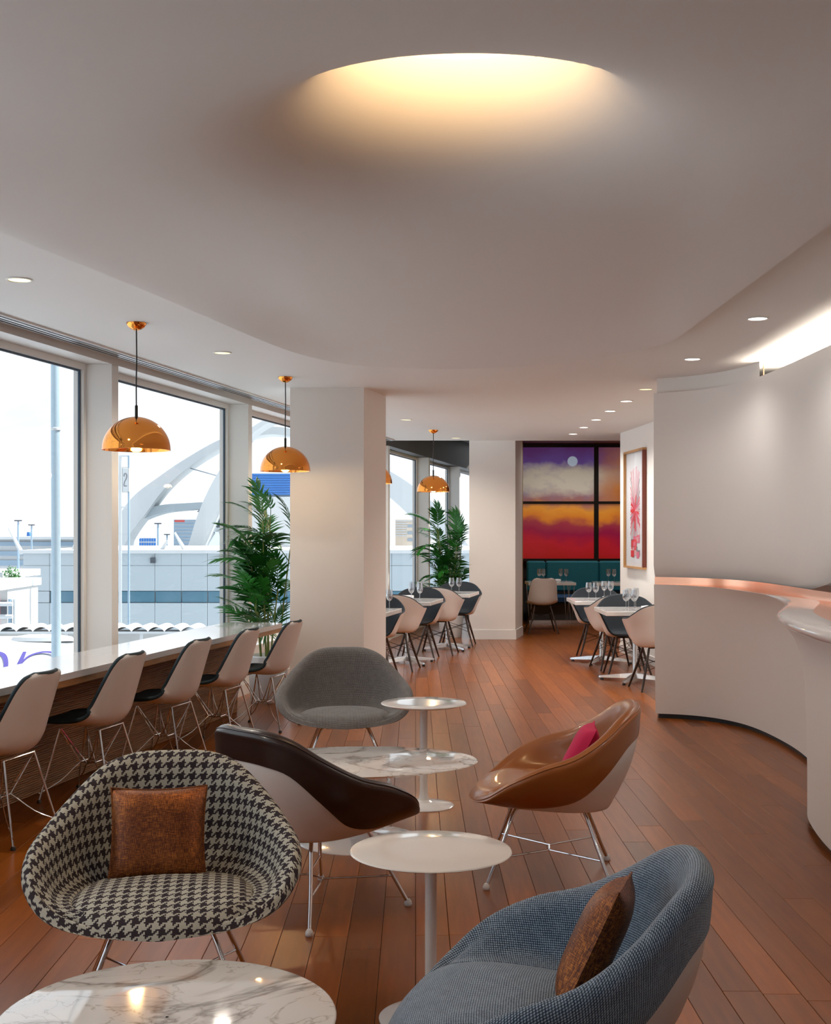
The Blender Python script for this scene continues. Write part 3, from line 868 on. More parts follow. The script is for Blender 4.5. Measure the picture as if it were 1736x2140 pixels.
rows = [[loc_(WL(-2.36 - .03 * f, DE - .05)) + (.668 * (1 - f),) for f in (0, .5, 1)], [loc_(WL(-2.48, DE - .05)) + (.668 * (1 - f),) for f in (0, .5, 1)]]
ap.grid(rows)
ap.build('ribbed_front', M['apron'], CN, angle=30)

proto = wire_chair('x', M['padteal'])
spots = [((-2.05, 6.10), 166), ((-1.825, 7.02), 166), ((-1.60, 7.92), 165), ((-1.395, 8.75), 165), ((-1.16, 9.50), 165)]
labs = ['white shell chair on wire legs at the counter, fifth from the column', 'white shell chair on wire legs at the counter, fourth from the column',
        'white shell chair on wire legs at the counter, third from the column', 'white shell chair on wire legs at the counter, second from the column',
        'white shell chair on wire legs at the counter, next to the column']
for k, ((x, y), a) in enumerate(spots):
    o = proto if k == 0 else dup(proto)
    o.location = (x, y, 0); o.rotation_euler.z = R(a); o['label'] = labs[k]; o['group'] = 'shell chairs along the window counter'

# ---- dining tables with star bases
def dining_table(label, loc, rz, sx=.70, sy=.80, base_rot=0.0):
    t = thing('dining_table', label, 'table', (loc[0], loc[1], 0), rz)
    MB().bbox((0, 0, .70), (sx, sy, .042), .003).build('table_top', M['white'], t, False)
    MB().lathe([(.09, .679), (.09, .672), (.024, .66), (.022, .10), (.030, .08), (.034, .05)], 20).build('stem', M['alu'], t)
    for k in range(4):
        a = base_rot + PI / 4 + k * PI / 2; c, s = math.cos(a), math.sin(a)
        mb = MB(); rings = []
        for r, w_, z0, z1 in ((0, .030, .035, .085), (.15, .026, .030, .070), (.36, .016, .022, .042), (.375, .012, .024, .038)):
            rings.append([(r * c - y * s, r * s + y * c, z) for y, z in ((-w_, z0), (w_, z0), (w_ * .6, z1), (-w_ * .6, z1))])
        mb.loft(rings, True, True); lg = mb.build('foot', M['alu'], t, False)
        MB().lathe([(0, 0), (.018, 0), (.018, .012), (.008, .024), (0, .024)], 12, (.345 * c, .345 * s, 0)).build('glide', M['black'], lg)
    return t
TA, TB, TC, TD, TE = (-.56, 12.25), (-.10, 14.1), (.40, 15.78), (2.19, 12.42), (2.12, 14.2)
dining_table('white square dining table partly behind the column', TA, -.2)
dining_table('white square dining table by the window in the middle of its row', TB, -.2)
dining_table('white square dining table by the window beside the pier', TC, -.2)
dining_table('white square dining table by the picture wall next to the bar', TD, 0.0, base_rot=.3)
dining_table('white square dining table by the picture wall beside the alcove', TE, 0.0, base_rot=.3)
ac = dining_armchair('x')
adef = [((-.21, 13.50), 80, 'white shell armchair with dark rim, its back beside the column', 1), ((.27, 15.20), 80, 'white shell armchair with dark rim between two window tables', 1),
        ((.03, 14.66), -98, 'black padded armchair facing the middle window table', 0), ((.55, 16.36), -98, 'black padded armchair at the window table beside the pier', 0),
        ((-.43, 12.82), -98, 'black padded armchair at the table hidden by the column', 0), ((2.30, 11.80), 95, 'white shell armchair next to the bar wall', 1),
        ((2.20, 12.94), -92, 'black padded armchair at the picture wall table next to the bar', 0), ((2.18, 13.60), 97, 'white shell armchair between the two picture wall tables', 1),
        ((2.15, 14.75), -92, 'black padded armchair at the picture wall table by the alcove', 0)]
for k, ((x, y), a, lb, b) in enumerate(adef):
    o = ac if k == 0 else dup(ac)
    o.location = (x, y, 0); o.rotation_euler.z = R(a); o['label'] = lb; o['group'] = 'dining armchairs on wooden legs'
sc_ = dining_side('white armless shell chair before the blue bench'); sc_.location = (1.86, 18.35, 0); sc_.rotation_euler.z = R(92)

# ---- alcove: mural, bench, tables
bench = thing('banquette', 'blue upholstered wall bench under the mural', 'bench', (2.9, 20.35, 0))
def vcol(name, stops, z0, z1):
    m = mat(name, (.1, .2, .3), .7); t, b = nodes(m)
    n = t.noise(obj_coord(t), 40, 3); t.link(t.mix(n, stops[0], stops[1]), b.inputs['Base Color']); t.link(t.bump(n, .1, .002), b.inputs['Normal']); return m
M['teal'] = vcol('teal_velvet', ((.005, .13, .17), (.008, .17, .22)), 0, 1)
M['benchblue'] = vcol('blue_velvet', ((.004, .045, .13), (.006, .06, .17)), 0, 1)
for x0, x1 in ((-1.07, -.765), (-.755, .115), (.125, 1.0), (1.01, 1.9)):
    MB().bbox(((x0 + x1) / 2, .16, .76), (x1 - x0, .16, .50), .025).build('back_panel', M['teal'], bench)
MB().bbox((.41, -.12, .40), (2.95, .52, .13), .03).build('seat', M['benchblue'], bench)
MB().box((.41, -.06, .17), (2.95, .38, .335)).build('plinth', M['recess'], bench, False)
MB().box((.41, -.255, .03), (2.95, .012, .06)).build('kick_strip', M['alu'], bench, False)

mz0, mz1, mx0, mx1 = 1.02, 2.90, 1.60, 4.6
mural = thing('mural', 'large glowing sunset cloud mural in dark framed panels', 'mural', (2.6, 20.78, mz0))
def mural_mat():
    m = mat('sunset_cloud_print', (.5, .2, .2), .35); t, b = nodes(m)
    tcn = t.new('ShaderNodeTexCoord'); tcn.object = mural; oc = tcn.outputs['Object']
    sp = t.new('ShaderNodeSeparateXYZ'); t.link(oc, sp.inputs[0])
    big = t.noise(oc, 1.1, 3, .5); med = t.noise(t.mapping(oc, scale=(1, 1, 1.6), loc=(2, 0, 3)), 2.6, 4, .55)
    z = t.math('DIVIDE', sp.outputs['Z'], mz1 - mz0)
    zz = t.math('ADD', z, t.math('MULTIPLY', t.math('SUBTRACT', big, .5), .42))
    zz = t.math('ADD', zz, t.math('MULTIPLY', t.math('SUBTRACT', med, .5), .16))
    base = t.ramp(zz, [(0.0, (.36, .008, .008)), (.12, (.42, .01, .02)), (.22, (.26, .006, .045)), (.31, (.30, .03, .05)), (.38, (.60, .19, .02)), (.45, (.66, .26, .03)), (.53, (.30, .12, .11)), (.64, (.22, .17, .24)), (.76, (.30, .24, .26)), (.87, (.13, .07, .30)), (1.0, (.11, .03, .16))])
    # pale cloud bank in the upper left
    cx_ = t.math('SUBTRACT', sp.outputs['X'], -.15); cz_ = t.math('SUBTRACT', z, .71)
    e = t.math('ADD', t.math('MULTIPLY', t.math('MULTIPLY', cx_, cx_), .55), t.math('MULTIPLY', t.math('MULTIPLY', cz_, cz_), 26.0))
    e = t.math('ADD', e, t.math('MULTIPLY', t.math('SUBTRACT', med, .5), 1.6))
    cm = t.ramp(e, [(.12, (1, 1, 1)), (.75, (0, 0, 0))])
    base = t.mix(cm, base, (.50, .45, .37))
    # warm right side of the upper panels
    rx = t.math('ADD', t.math('MULTIPLY', t.math('SUBTRACT', sp.outputs['X'], .35), 1.4), t.math('MULTIPLY', t.math('SUBTRACT', big, .5), 2.0))
    base = t.mix(t.math('MULTIPLY', t.ramp(rx, [(.0, (0, 0, 0)), (.7, (1, 1, 1))]), t.ramp(z, [(.4, (0, 0, 0)), (.55, (1, 1, 1)), (.85, (1, 1, 1)), (1, (.4, .4, .4))])), base, t.mix(med, (.26, .05, .04), (.62, .26, .03)))
    # moon
    mx_ = t.math('SUBTRACT', sp.outputs['X'], .02); mzz = t.math('SUBTRACT', sp.outputs['Z'], 1.645)
    rr = t.math('SQRT', t.math('ADD', t.math('MULTIPLY', mx_, mx_), t.math('MULTIPLY', mzz, mzz)))
    base = t.mix(t.ramp(rr, [(.078, (1, 1, 1)), (.090, (0, 0, 0))]), base, (.48, .58, .72))
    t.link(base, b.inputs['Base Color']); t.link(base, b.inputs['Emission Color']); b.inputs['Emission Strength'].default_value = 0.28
    return m
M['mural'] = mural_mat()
xs = [-1.05, .415, 1.88]; zs = [0.0, .955, 1.90]
for i in range(2):
    for j in range(2):
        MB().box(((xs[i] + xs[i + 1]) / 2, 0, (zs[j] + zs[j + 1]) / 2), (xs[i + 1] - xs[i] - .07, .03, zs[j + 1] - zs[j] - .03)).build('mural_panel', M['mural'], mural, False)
fm = MB()
for x in xs: fm.box((x, -.01, .95), (.075, .05, 1.96))
for z in zs: fm.box((.415, -.012, z), (3.0, .052, .045))
fm.build('mural_frame', M['darkmetal'], mural, False)

def hairpin_table(label, loc, sx, sy):
    t = thing('bench_table', label, 'table', (loc[0], loc[1], 0))
    MB().bbox((0, 0, .70), (sx, sy, .042), .003).build('table_top', M['white'], t, False)
    for kx in (1, -1):
        for ky in (1, -1):
            x, y = kx * (sx / 2 - .07), ky * (sy / 2 - .07)
            MB().tube([(x - .05, y, .679), (x, y + ky * .02, .01), (x + .05, y, .679)], .006, 6).build('leg', M['chrome'], t)
    return t
TF, TG = (2.07, 19.15), (3.10, 19.0)
hairpin_table('white table on wire hairpin legs before the mural', TF, .72, .66)
hairpin_table('white table on hairpin legs half hidden by the picture wall', TG, .72, .66)

# ---- glasses and napkins
def wine_glass():
    t = thing('wine_glass', 'x', 'glass')
    MB().lathe([(.004, .085), (.018, .092), (.031, .110), (.036, .135), (.034, .165), (.029, .198), (.0275, .198), (.0325, .165), (.0345, .135), (.029, .112), (.016, .095), (.001, .089)], 20).build('bowl', M['wine'], t)
    MB().lathe([(.0045, .003), (.0035, .02), (.0032, .07), (.0045, .088)], 10).build('stem', M['wine'], t)
    MB().lathe([(.001, .004), (.02, .003), (.034, .001), (.034, 0), (.001, 0)], 20).build('foot', M['wine'], t)
    return t
wg = wine_glass(); ZT = .7212
def tp(T, dx, dy, rz): c, s = math.cos(rz), math.sin(rz); return (T[0] + dx * c - dy * s, T[1] + dx * s + dy * c, ZT)
gd = []
for T, rz, lab, ds in ((TA, -.2, 'clear wine glass on the table partly behind the column', ((.27, .18), (.19, .24))),
                       (TB, -.2, 'clear wine glass on the middle window table', ((.10, -.22), (.20, -.24), (.10, .26), (.01, .24))),
                       (TC, -.2, 'clear wine glass on the window table beside the pier', ((.10, -.24), (.19, -.22))),
                       (TD, 0, 'clear wine glass on the picture wall table next to the bar', ((-.11, -.12), (-.035, -.16), (-.03, .20), (.05, .24))),
                       (TE, 0, 'clear wine glass on the picture wall table beside the alcove', ((-.16, -.12), (-.085, -.15), (.14, .22), (.07, .25))),
                       (TF, 0, 'clear wine glass on the table before the mural', ((-.16, .05), (-.10, .02), (.17, .04), (.25, .0))),
                       (TG, 0, 'clear wine glass on the half hidden hairpin table', ((-.14, .10), (-.06, .05)))):
    for dx, dy in ds: gd.append((tp(T, dx, dy, rz), lab))
for k, (p, lb) in enumerate(gd):
    o = wg if k == 0 else dup(wg)
    o.location = p; o['label'] = lb; o['group'] = 'wine glasses on the dining tables'
def napkin_mesh():
    mb = MB(); n = 12
    mb.tube([(-.10, 0, .022), (-.05, 0, .023), (0, .002, .022), (.06, -.001, .023), (.10, 0, .022)], [.017, .022, .020, .022, .018], 12); return mb
nk = None
for T, rz, lab, ds in ((TB, -.2, 'rolled white napkin on the middle window table', ((-.10, -.20, .3), (-.06, .2, .1))), (TC, -.2, 'rolled white napkin on the window table beside the pier', ((-.08, -.14, .2),)),
                       (TD, 0, 'rolled white napkin on the picture wall table next to the bar', ((.14, -.12, .05),)), (TE, 0, 'rolled white napkin on the picture wall table beside the alcove', ((.10, -.10, .05),)),
                       (TF, 0, 'rolled white napkin on the table before the mural', ((.06, -.05, .2),))):
    for dx, dy, a in ds:
        if nk is None: nk = napkin_mesh().build('napkin', M['cloth']); o = nk
        else: o = link('napkin', nk.data)
        o.location = tp(T, dx, dy, rz); o.rotation_euler.z = rz + a; tag(o, lab, 'napkin', 'rolled napkins on the dining tables')

# ---- framed print on the picture wall
pa = Vector((2.55 + .0633 * (15.5 - 14.18), 14.18)); pb = Vector((2.55 + .0633 * (15.5 - 15.13), 15.13))
pc = (pa + pb) / 2; pwid = (pb - pa).length; pz0, pz1 = 1.06, 2.455; pang = math.atan2((pb - pa).y, (pb - pa).x)
pic = thing('framed_print', 'tall framed print of a pink and red starburst', 'picture', (pc.x, pc.y, pz0), pang)
H = pz1 - pz0; hw = pwid / 2
# local x along the wall, local +y towards the room
fb = MB()
for c, d in (((0, .024, H - .0125), (pwid, .048, .025)), ((0, .024, .0125), (pwid, .048, .025)), ((hw - .0125, .024, H / 2), (.025, .048, H - .05))):
    fb.box(c, d)
fb.build('frame', M['pframe2'], pic, False)
MB().box((-hw + .0125, .024, H / 2), (.025, .048, H - .05)).build('frame_side', M['pframe'], pic, False)
MB().box((0, .010, H / 2), (pwid - .05, .014, H - .05)).build('mat_board', M['cloth'], pic, False)
pinks = [noisy('ink_%s' % n, c, tuple(k * .85 for k in c), 30, .7) for n, c in (('red', (.75, .02, .04)), ('pink', (.78, .16, .26)), ('grey', (.22, .22, .25)), ('rose', (.75, .40, .42)))]
ink = MB(); rr_ = random.Random(5); cz0 = H * .49
def stroke(ang, l0, l1, w0, w1, mi, dz=0.0):
    c, s = math.sin(ang), math.cos(ang)
    def P(l, w): return [(c * l - s * w, .0176 + dz, cz0 + s * l + c * w), (c * l + s * w, .0176 + dz, cz0 + s * l - c * w)]
    a, b = P(l0, w0), P(l1, w1); ink.add([a[0], a[1], b[1], b[0]], [(0, 1, 2, 3)], mi)
for k in range(46):
    a = 2 * PI * k / 46 + rr_.uniform(-.03, .03); up = math.cos(a)
    lim = min(.24 / max(abs(math.sin(a)), 1e-3), .52 if up > 0 else .40)
    stroke(a, .02, lim * rr_.uniform(.9, 1.0), .004, .011, rr_.choice((0, 1, 1, 2, 3, 3)), k * 2e-5)
for k in range(30):
    a = rr_.uniform(0, 2 * PI); stroke(a, 0, rr_.uniform(.06, .26) * (1 if abs(math.cos(a)) > .4 else .7), .006, .017, rr_.choice((0, 0, 1)), .001 + k * 2e-5)
stroke(PI / 2, 0, .22, .014, .018, 0, .002); stroke(-PI / 2, 0, .22, .008, .012, 3, .002)
for k in range(26):
    x, z, w_, h_ = rr_.uniform(-.19, .19), rr_.uniform(.16, .36), rr_.uniform(.03, .09), rr_.uniform(.015, .05)
    y = .0196 + k * 3e-5; x0, x1 = max(x - w_, -.235), min(x + w_, .235)
    ink.add([(x0, y, z - h_), (x1, y, z - h_), (x1, y, z + h_), (x0, y, z + h_)], [(0, 1, 2, 3)], rr_.choice((1, 1, 3, 0, 2, 3)))
ink.build('starburst', pinks, pic, False)
MB().box((0, .034, H / 2), (pwid - .05, .003, H - .05)).build('picture_glass', M['frameglass'], pic, False)
# ================================================================== LAMPS
def pendant(label, x, y):
    t = thing('pendant_lamp', label, 'lamp', (x, y, CZ), group='copper dome pendant lamps')
    zb = 1.978 - CZ
    MB().lathe([(.0, -.001), (.058, -.001), (.056, -.012), (.046, -.026), (.028, -.038), (.012, -.044), (0, -.045)], 28).build('ceiling_rose', M['copper'], t)
    MB().tube([(0, 0, -.04), (.002, .001, -.2), (-.001, 0, -.35), (0, 0, zb + .235)], .0042, 8).build('cable', M['lampwire'], t)
    MB().lathe([(.006, zb + .26), (.009, zb + .255), (.009, zb + .195), (.016, zb + .188)], 12).build('cord_grip', M['darkmetal'], t)
    pr = []; r_, h_ = .198, .192
    for k in range(17):
        a = PI / 2 * (1 - k / 16); pr.append((r_ * math.cos(a), zb + h_ * math.sin(a)))
    pr += [(r_ + .001, zb - .004), (r_ - .003, zb - .004)]
    for k in range(17):
        a = PI / 2 * (k / 16); pr.append(((r_ - .004) * math.cos(a), zb + (h_ - .004) * math.sin(a)))
    MB().lathe(pr, 56).build('shade', M['copper'], t, angle=60)
    MB().lathe([(.0, zb + .005), (.016, zb + .010), (.026, zb + .028), (.026, zb + .045), (.018, zb + .075), (.014, zb + .11), (0, zb + .11)], 20).build('bulb', M['bulb'], t)
    MB().lathe([(.016, zb + .10), (.018, zb + .11), (.018, zb + .18), (.0, zb + .185)], 16).build('socket', M['darkmetal'], t)
    l = bpy.data.lights.new('pendant_light', 'POINT'); l.energy = 5; l.color = (1, .66, .30); l.shadow_soft_size = .03
    lo = bpy.data.objects.new('pendant_light', l); col.objects.link(lo); lo.parent = t; lo.location = (0, 0, zb - .02)
    return t
pp = pendant('copper dome pendant over the counter, farther from the column', -1.635, 7.29)
for (x, y, lb) in ((-1.03, 9.85, 'copper dome pendant over the counter, close to the column'), (-.43, 12.41, 'copper dome pendant mostly hidden by the column'), (.215, 15.0, 'copper dome pendant over the dining tables beside the tall palm')):
    dup(pp, lb, (x, y, CZ))
def downlight(x, y, label, warm=False, e=60, z=CZ, grp='round ceiling downlights', blend=.8, size=150):
    t = thing('downlight', label, 'light', (x, y, z), group=grp)
    MB().lathe([(.064, -.0005), (.064, -.004), (.056, -.006), (.052, -.003), (.052, -.0005)], 28).build('trim_ring', M['frame'], t)
    MB().lathe([(.052, -.003), (.0, -.0035)], 28).build('lens', M['lens_y'] if warm else M['lens_w'], t)
    l = bpy.data.lights.new('downlight_lamp', 'SPOT'); l.energy = e; l.spot_size = R(size); l.spot_blend = blend; l.shadow_soft_size = .05
    l.color = (1.0, .92, .80) if warm else (1.0, .96, .91)
    lo = bpy.data.objects.new('downlight_lamp', l); col.objects.link(lo); lo.parent = t; lo.location = (0, 0, -.012)
    return t
EL, ER = 52, 62
for k, d in enumerate((10.68, 11.66, 12.62, 13.6, 14.6, 15.6)):
    downlight(1.975, d, 'white ceiling downlight in the row leading to the alcove', warm=(k == 0), e=ER)
for d in (8.81, 7.13, 5.3, 3.5, 1.7, -.1, -2.0):
    downlight(1.96, d, 'white ceiling downlight beside the bar wall', e=15)
downlight(-1.92, 6.03, 'yellow ceiling downlight nearest the end pane of the window front', warm=True, e=EL)
downlight(-1.32, 8.5, 'yellow ceiling downlight between the two counter pendants', warm=True, e=EL)
downlight(-.72, 11.9, 'yellow ceiling downlight behind the column', warm=True, e=EL)
downlight(-.10, 13.6, 'small yellow ceiling downlight over the dining tables', warm=True, e=EL)
downlight(.53, 16.27, 'small yellow ceiling downlight before the pier', warm=True, e=EL)
for d in (3.5, 1.0, -1.5, -3.6): downlight(*WL(-1.93, d), 'yellow ceiling downlight along the window front', warm=True, e=EL)
for x, y in ((1.9, 18.4), (2.9, 18.4), (2.4, 19.9), (3.4, 19.9)): downlight(x, y, 'ceiling downlight inside the alcove', e=26, z=2.96)

# ================================================================== PALMS
def leaf_mat(name, c1, c2):
    m = mat(name, c1, .38); t, b = nodes(m)
    oi = t.new('ShaderNodeObjectInfo'); n = t.noise(obj_coord(t), 9, 3)
    f = t.math('ADD', t.math('MULTIPLY', oi.outputs['Random'], .6), t.math('MULTIPLY', n, .4))
    t.link(t.mix(f, c1, c2), b.inputs['Base Color']); return m
M['leaf'] = leaf_mat('palm_leaf', (.005, .060, .010), (.030, .21, .018))
M['cane'] = noisy('palm_cane', (.05, .16, .02), (.30, .26, .06), 6, .5)
M['pot'] = noisy('white_planter', (.78, .76, .73), (.74, .72, .69), 6, .4)
def frond_mesh(seed, L=.62, nleaf=13, droop=.5, lw=.018, ll=.26):
    rf = random.Random(seed); mb = MB()
    ax = []
    for k in range(15):
        t = k / 14; ax.append(Vector((L * (t - .16 * droop * t * t), 0, L * (.42 * t - droop * .62 * t * t))))
    mb.tube(ax, [.0045 * (1 - .8 * k / 14) + .0008 for k in range(15)], 5)
    for k in range(nleaf):
        t = .22 + .78 * k / (nleaf - 1); i = min(int(t * 14), 13); p = ax[i].lerp(ax[i + 1], t * 14 - i); d = (ax[i + 1] - ax[i]).normalized()
        for sgn in (1, -1):
            spread = R(62 - 38 * t + rf.uniform(-8, 8)); le = ll * (1.0 - .45 * abs(t - .5) * 2 * .9) * rf.uniform(.85, 1.1)
            side = Vector((0, sgn, 0)); dirv = d * math.cos(spread) + side * math.sin(spread) + Vector((0, 0, .14))
            dirv.normalize(); wv = dirv.cross(Vector((0, 0, 1))); wv.normalize()
            A = []; B = []; C = []
            for q, wq in ((0, .25), (.3, 1.0), (.65, .75), (1.0, .04)):
                c = p + dirv * le * q + Vector((0, 0, -.33 * le * q * q)); A.append(c + wv * lw * wq); B.append(c + Vector((0, 0, -.003 * wq))); C.append(c - wv * lw * wq)
            mb.grid([A, B, C])
    return mb
fr_me = []
for k in range(5):
    o = frond_mesh(20 + k, .48 + .06 * (k % 3), 11, .35 + .2 * k, .016, .26).build('frond', M['leaf']); fr_me.append(o.data); bpy.data.objects.remove(o)
def palm(label, x, y, top, spread, nst, seed, pot=True, lean_y=-.1):
    rp_ = random.Random(seed)
    t = thing('palm_plant', label, 'plant', (x, y, 0))
    MB().lathe([(0, 0), (.15, 0), (.155, .01), (.18, .40), (.172, .41), (.165, .38), (0, .38)], 32).build('planter', M['pot'], t)
    for s in range(nst):
        a = rp_.uniform(0, 2 * PI); r0 = rp_.uniform(.02, .10); hgt = (top - .42) * (1 - .55 * (s / nst)) * rp_.uniform(.88, 1.0)
        lean = rp_.uniform(.05, .16) * spread
        b0 = Vector((r0 * math.cos(a), r0 * math.sin(a), .36)); tp_ = b0 + Vector((lean * math.cos(a), lean * math.sin(a), hgt - .22))
        mid = b0.lerp(tp_, .5) + Vector((rp_.uniform(-.02, .02), rp_.uniform(-.02, .02), 0))
        axp = cat_rom([b0, mid, tp_], 10)
        MB().tube(axp, [.009 - .0004 * i for i in range(11)], 7).build('cane', M['cane'], t)
        nf = 7
        for k in range(nf):
            f = .42 + .58 * k / (nf - 1) if s < nst * .6 else .3 + .7 * k / (nf - 1)
            q = axp[min(int(f * 10), 10)]
            o = link('frond', rp_.choice(fr_me), t, q)
            pitch = R(-(72 if k == nf - 1 else rp_.uniform(18, 52)))
            yw = rp_.uniform(R(65), R(295)) if k < nf - 1 else rp_.uniform(R(90), R(270))
            o.rotation_euler = (rp_.uniform(-.3, .3), pitch, yw); sc = rp_.uniform(.55, .9) * spread
            o.scale = (sc, sc, sc)
    return t
palm('leafy green palm behind the counter end beside the column', -1.30, 10.98, 2.02, 1.0, 8, 4)
palm('tall feathery palm by the window beside the far pier', .50, 17.62, 1.98, 1.05, 9, 9)
# ================================================================== OUTSIDE THE WINDOWS
ext = lambda n, a, b, sc=.6, r=.7, **k: noisy('outside_' + n, a, b, sc, r, **k)
X = {'white': ext('white', (.54, .56, .57), (.50, .52, .53)), 'panel': ext('panel', (.40, .45, .48), (.36, .41, .44), .5), 'conc': ext('concrete', (.50, .50, .49), (.44, .44, .43), .3),
     'blue': ext('blue', (.02, .13, .42), (.03, .17, .50)), 'bluegrey': ext('bluegrey', (.26, .36, .46), (.22, .31, .40)), 'grey': ext('grey', (.30, .34, .38), (.24, .28, .32)),
     'purple': ext('purple', (.055, .045, .22), (.07, .055, .26)), 'pole': ext('galvanised', (.40, .50, .56), (.30, .40, .48), 30, .45, metal=.35), 'beige': ext('beige', (.62, .52, .42), (.55, .46, .37)),
     'glass': ext('dark_glass', (.05, .13, .19), (.09, .20, .27), 1.2, .12), 'dark': ext('dark', (.05, .06, .08), (.08, .09, .10)), 'red': ext('red', (.45, .05, .04), (.5, .07, .06)),
     'tarmac': ext('tarmac', (.52, .56, .60), (.46, .50, .54), .1), 'leaf': ext('leaf', (.02, .14, .02), (.05, .22, .04), 3), 'rim': ext('letter_grey', (.12, .13, .15), (.15, .16, .18))}
GZ = -7.0
gr = MB().box((-20, 150, GZ - .25), (420, 330, .5)).build('ground', X['tarmac'], None, False); gr['kind'] = 'structure'; gr['label'] = 'pale airport apron'
def xw(px, d): return (px - CX) / F * d
def zw(py, d): return EYE - (py - HY) / F * d
def simple(name, label, cat, mb, m, group=None, smooth=False):
    return tag(mb.build(name, m, None, smooth), label, cat, group)

# --- white panelled block with a ribbon of windows
d = 60.0; x0, x1 = xw(48, d), xw(1000, d); cw = 1.27
blk = thing('terminal_building', 'low white panelled block with a ribbon of dark windows', 'building', ((x0 + x1) / 2, d, GZ)); bx, by = (x0 + x1) / 2, d
MB().box((0, 9.2, (zw(1156, d) - GZ) / 2), (x1 - x0, 18, zw(1156, d) - GZ)).build('body', X['panel'], blk, False)
MB().box((0, 9.1, zw(1153, d) - GZ), (x1 - x0 + .3, 18.5, .16)).build('parapet', X['white'], blk, False)
ncol = int((x1 - x0) / cw); lines = [zw(1156, d), zw(1182, d), zw(1235, d), zw(1260, d), -3.9, -5.5, GZ + .02]
pm = {}
for r in range(6):
    h = lines[r] - lines[r + 1]
    if r == 2: continue
    o = MB().bbox((0, 0, 0), (cw - .014, .12, h - .014), .006).build('panel', X['panel'], None, False); pm[r] = o.data; bpy.data.objects.remove(o)
h = lines[2] - lines[3]
o = MB().bbox((0, 0, 0), (cw - .05, .06, h - .03), .01).build('pane', X['glass'], None, False); pm[2] = o.data; bpy.data.objects.remove(o)
o = MB().bbox((0, 0, 0), (cw - .03, .12, h - .03), .012).build('panel', X['panel'], None, False); pm['w'] = o.data; bpy.data.objects.remove(o)
for c in range(ncol):
    xc = x0 + cw * (c + .5)
    for r in range(6):
        zc = (lines[r] + lines[r + 1]) / 2 - GZ
        if r == 2 and c >= 1: link('window_pane', pm[2], blk, (xc - bx, .12, zc))
        else: link('panel', pm['w'] if r == 2 else pm[r], blk, (xc - bx, .08, zc))
vent = MB().box((xw(320, d) - bx, -.05, zw(1171, d) - GZ), (.22, .2, .26)).build('wall_vent', X['dark'], blk, False)

# --- great arch building far behind
def ribbon(mb, pts, d, th):
    """pts: (px, py, half width px); a solid band standing at depth d"""
    P = [Vector((xw(a, d), 0, zw(b, d))) for a, b, _ in pts]; w_ = [c / F * d for *_, c in pts]
    cl = cat_rom(P, len(P) * 6); ww = cat_rom([(v, 0, 0) for v in w_], len(P) * 6); rings = []
    for i, p in enumerate(cl):
        t = (cl[min(i + 1, len(cl) - 1)] - cl[max(i - 1, 0)]).normalized(); n = Vector((-t.z, 0, t.x)); k = ww[i].x
        rings.append([(q.x, d + y, q.z) for q, y in ((p - n * k, -th / 2), (p + n * k, -th / 2), (p + n * k, th / 2), (p - n * k, th / 2))])
    mb.loft(rings, True, True); return mb
arch = thing('arch_building', 'white building with soaring crossed arches and a round deck', 'building', (0, 110, GZ))
def apart(name, mb, m, smooth=True):
    o = mb.build(name, m, arch, smooth, angle=50); o.location = (0, -110, -GZ); return o
apart('arch', ribbon(MB(), [(236, 1175, 17), (262, 1110, 19), (300, 1055, 21), (345, 1010, 13), (400, 968, 9), (470, 928, 8), (540, 906, 8), (600, 905, 8), (680, 930, 10), (760, 975, 16), (840, 1030, 24), (900, 1085, 26), (960, 1150, 20), (985, 1190, 18)], 110, 3.2), X['white'])
apart('arch_brace', ribbon(MB(), [(268, 1098, 8), (300, 1078, 9), (345, 1064, 8), (400, 1059, 7), (440, 1057, 7), (520, 1056, 6), (640, 1057, 6)], 111, 3.0), X['panel'])
apart('arch_leg', ribbon(MB(), [(402, 1165, 11), (414, 1140, 13), (436, 1080, 16), (462, 1020, 15), (492, 960, 9), (520, 915, 6), (560, 885, 5), (640, 850, 5)], 106, 3.4), X['white'])
apart('rear_leg', ribbon(MB(), [(424, 1155, 3), (434, 1132, 3), (446, 1112, 3)], 112, 1.0), X['white'])
dk = MB(); cxk, czk = xw(540, 114), 0
dk.lathe([(3.0, zw(1165, 114)), (3.6, zw(1112, 114)), (5.4, zw(1108, 114)), (5.8, zw(1104, 114))], 40, (cxk, 114, 0))
apart('deck', dk, X['white'])
apart('deck_windows', MB().lathe([(3.7, zw(1103, 114)), (4.6, zw(1076, 114))], 40, (cxk, 114, 0)), X['glass'])
apart('deck_roof', MB().lathe([(4.7, zw(1076, 114)), (5.6, zw(1070, 114)), (5.2, zw(1062, 114)), (.1, zw(1054, 114))], 40, (cxk, 114, 0)), X['white'])
ms = MB()
for k in range(40):
    a = 2 * PI * k / 40; ms.tube([(cxk + 3.72 * math.cos(a), 114 + 3.72 * math.sin(a), zw(1103, 114)), (cxk + 4.64 * math.cos(a), 114 + 4.64 * math.sin(a), zw(1076, 114))], .06, 4)
o = apart('deck_mullions', ms, X['white']); o['kind'] = 'stuff'
apart('stay_cable', MB().tube([(xw(388, 110), 110, zw(976, 110)), (xw(460, 107), 107, zw(996, 107))], .05, 5), X['grey'])

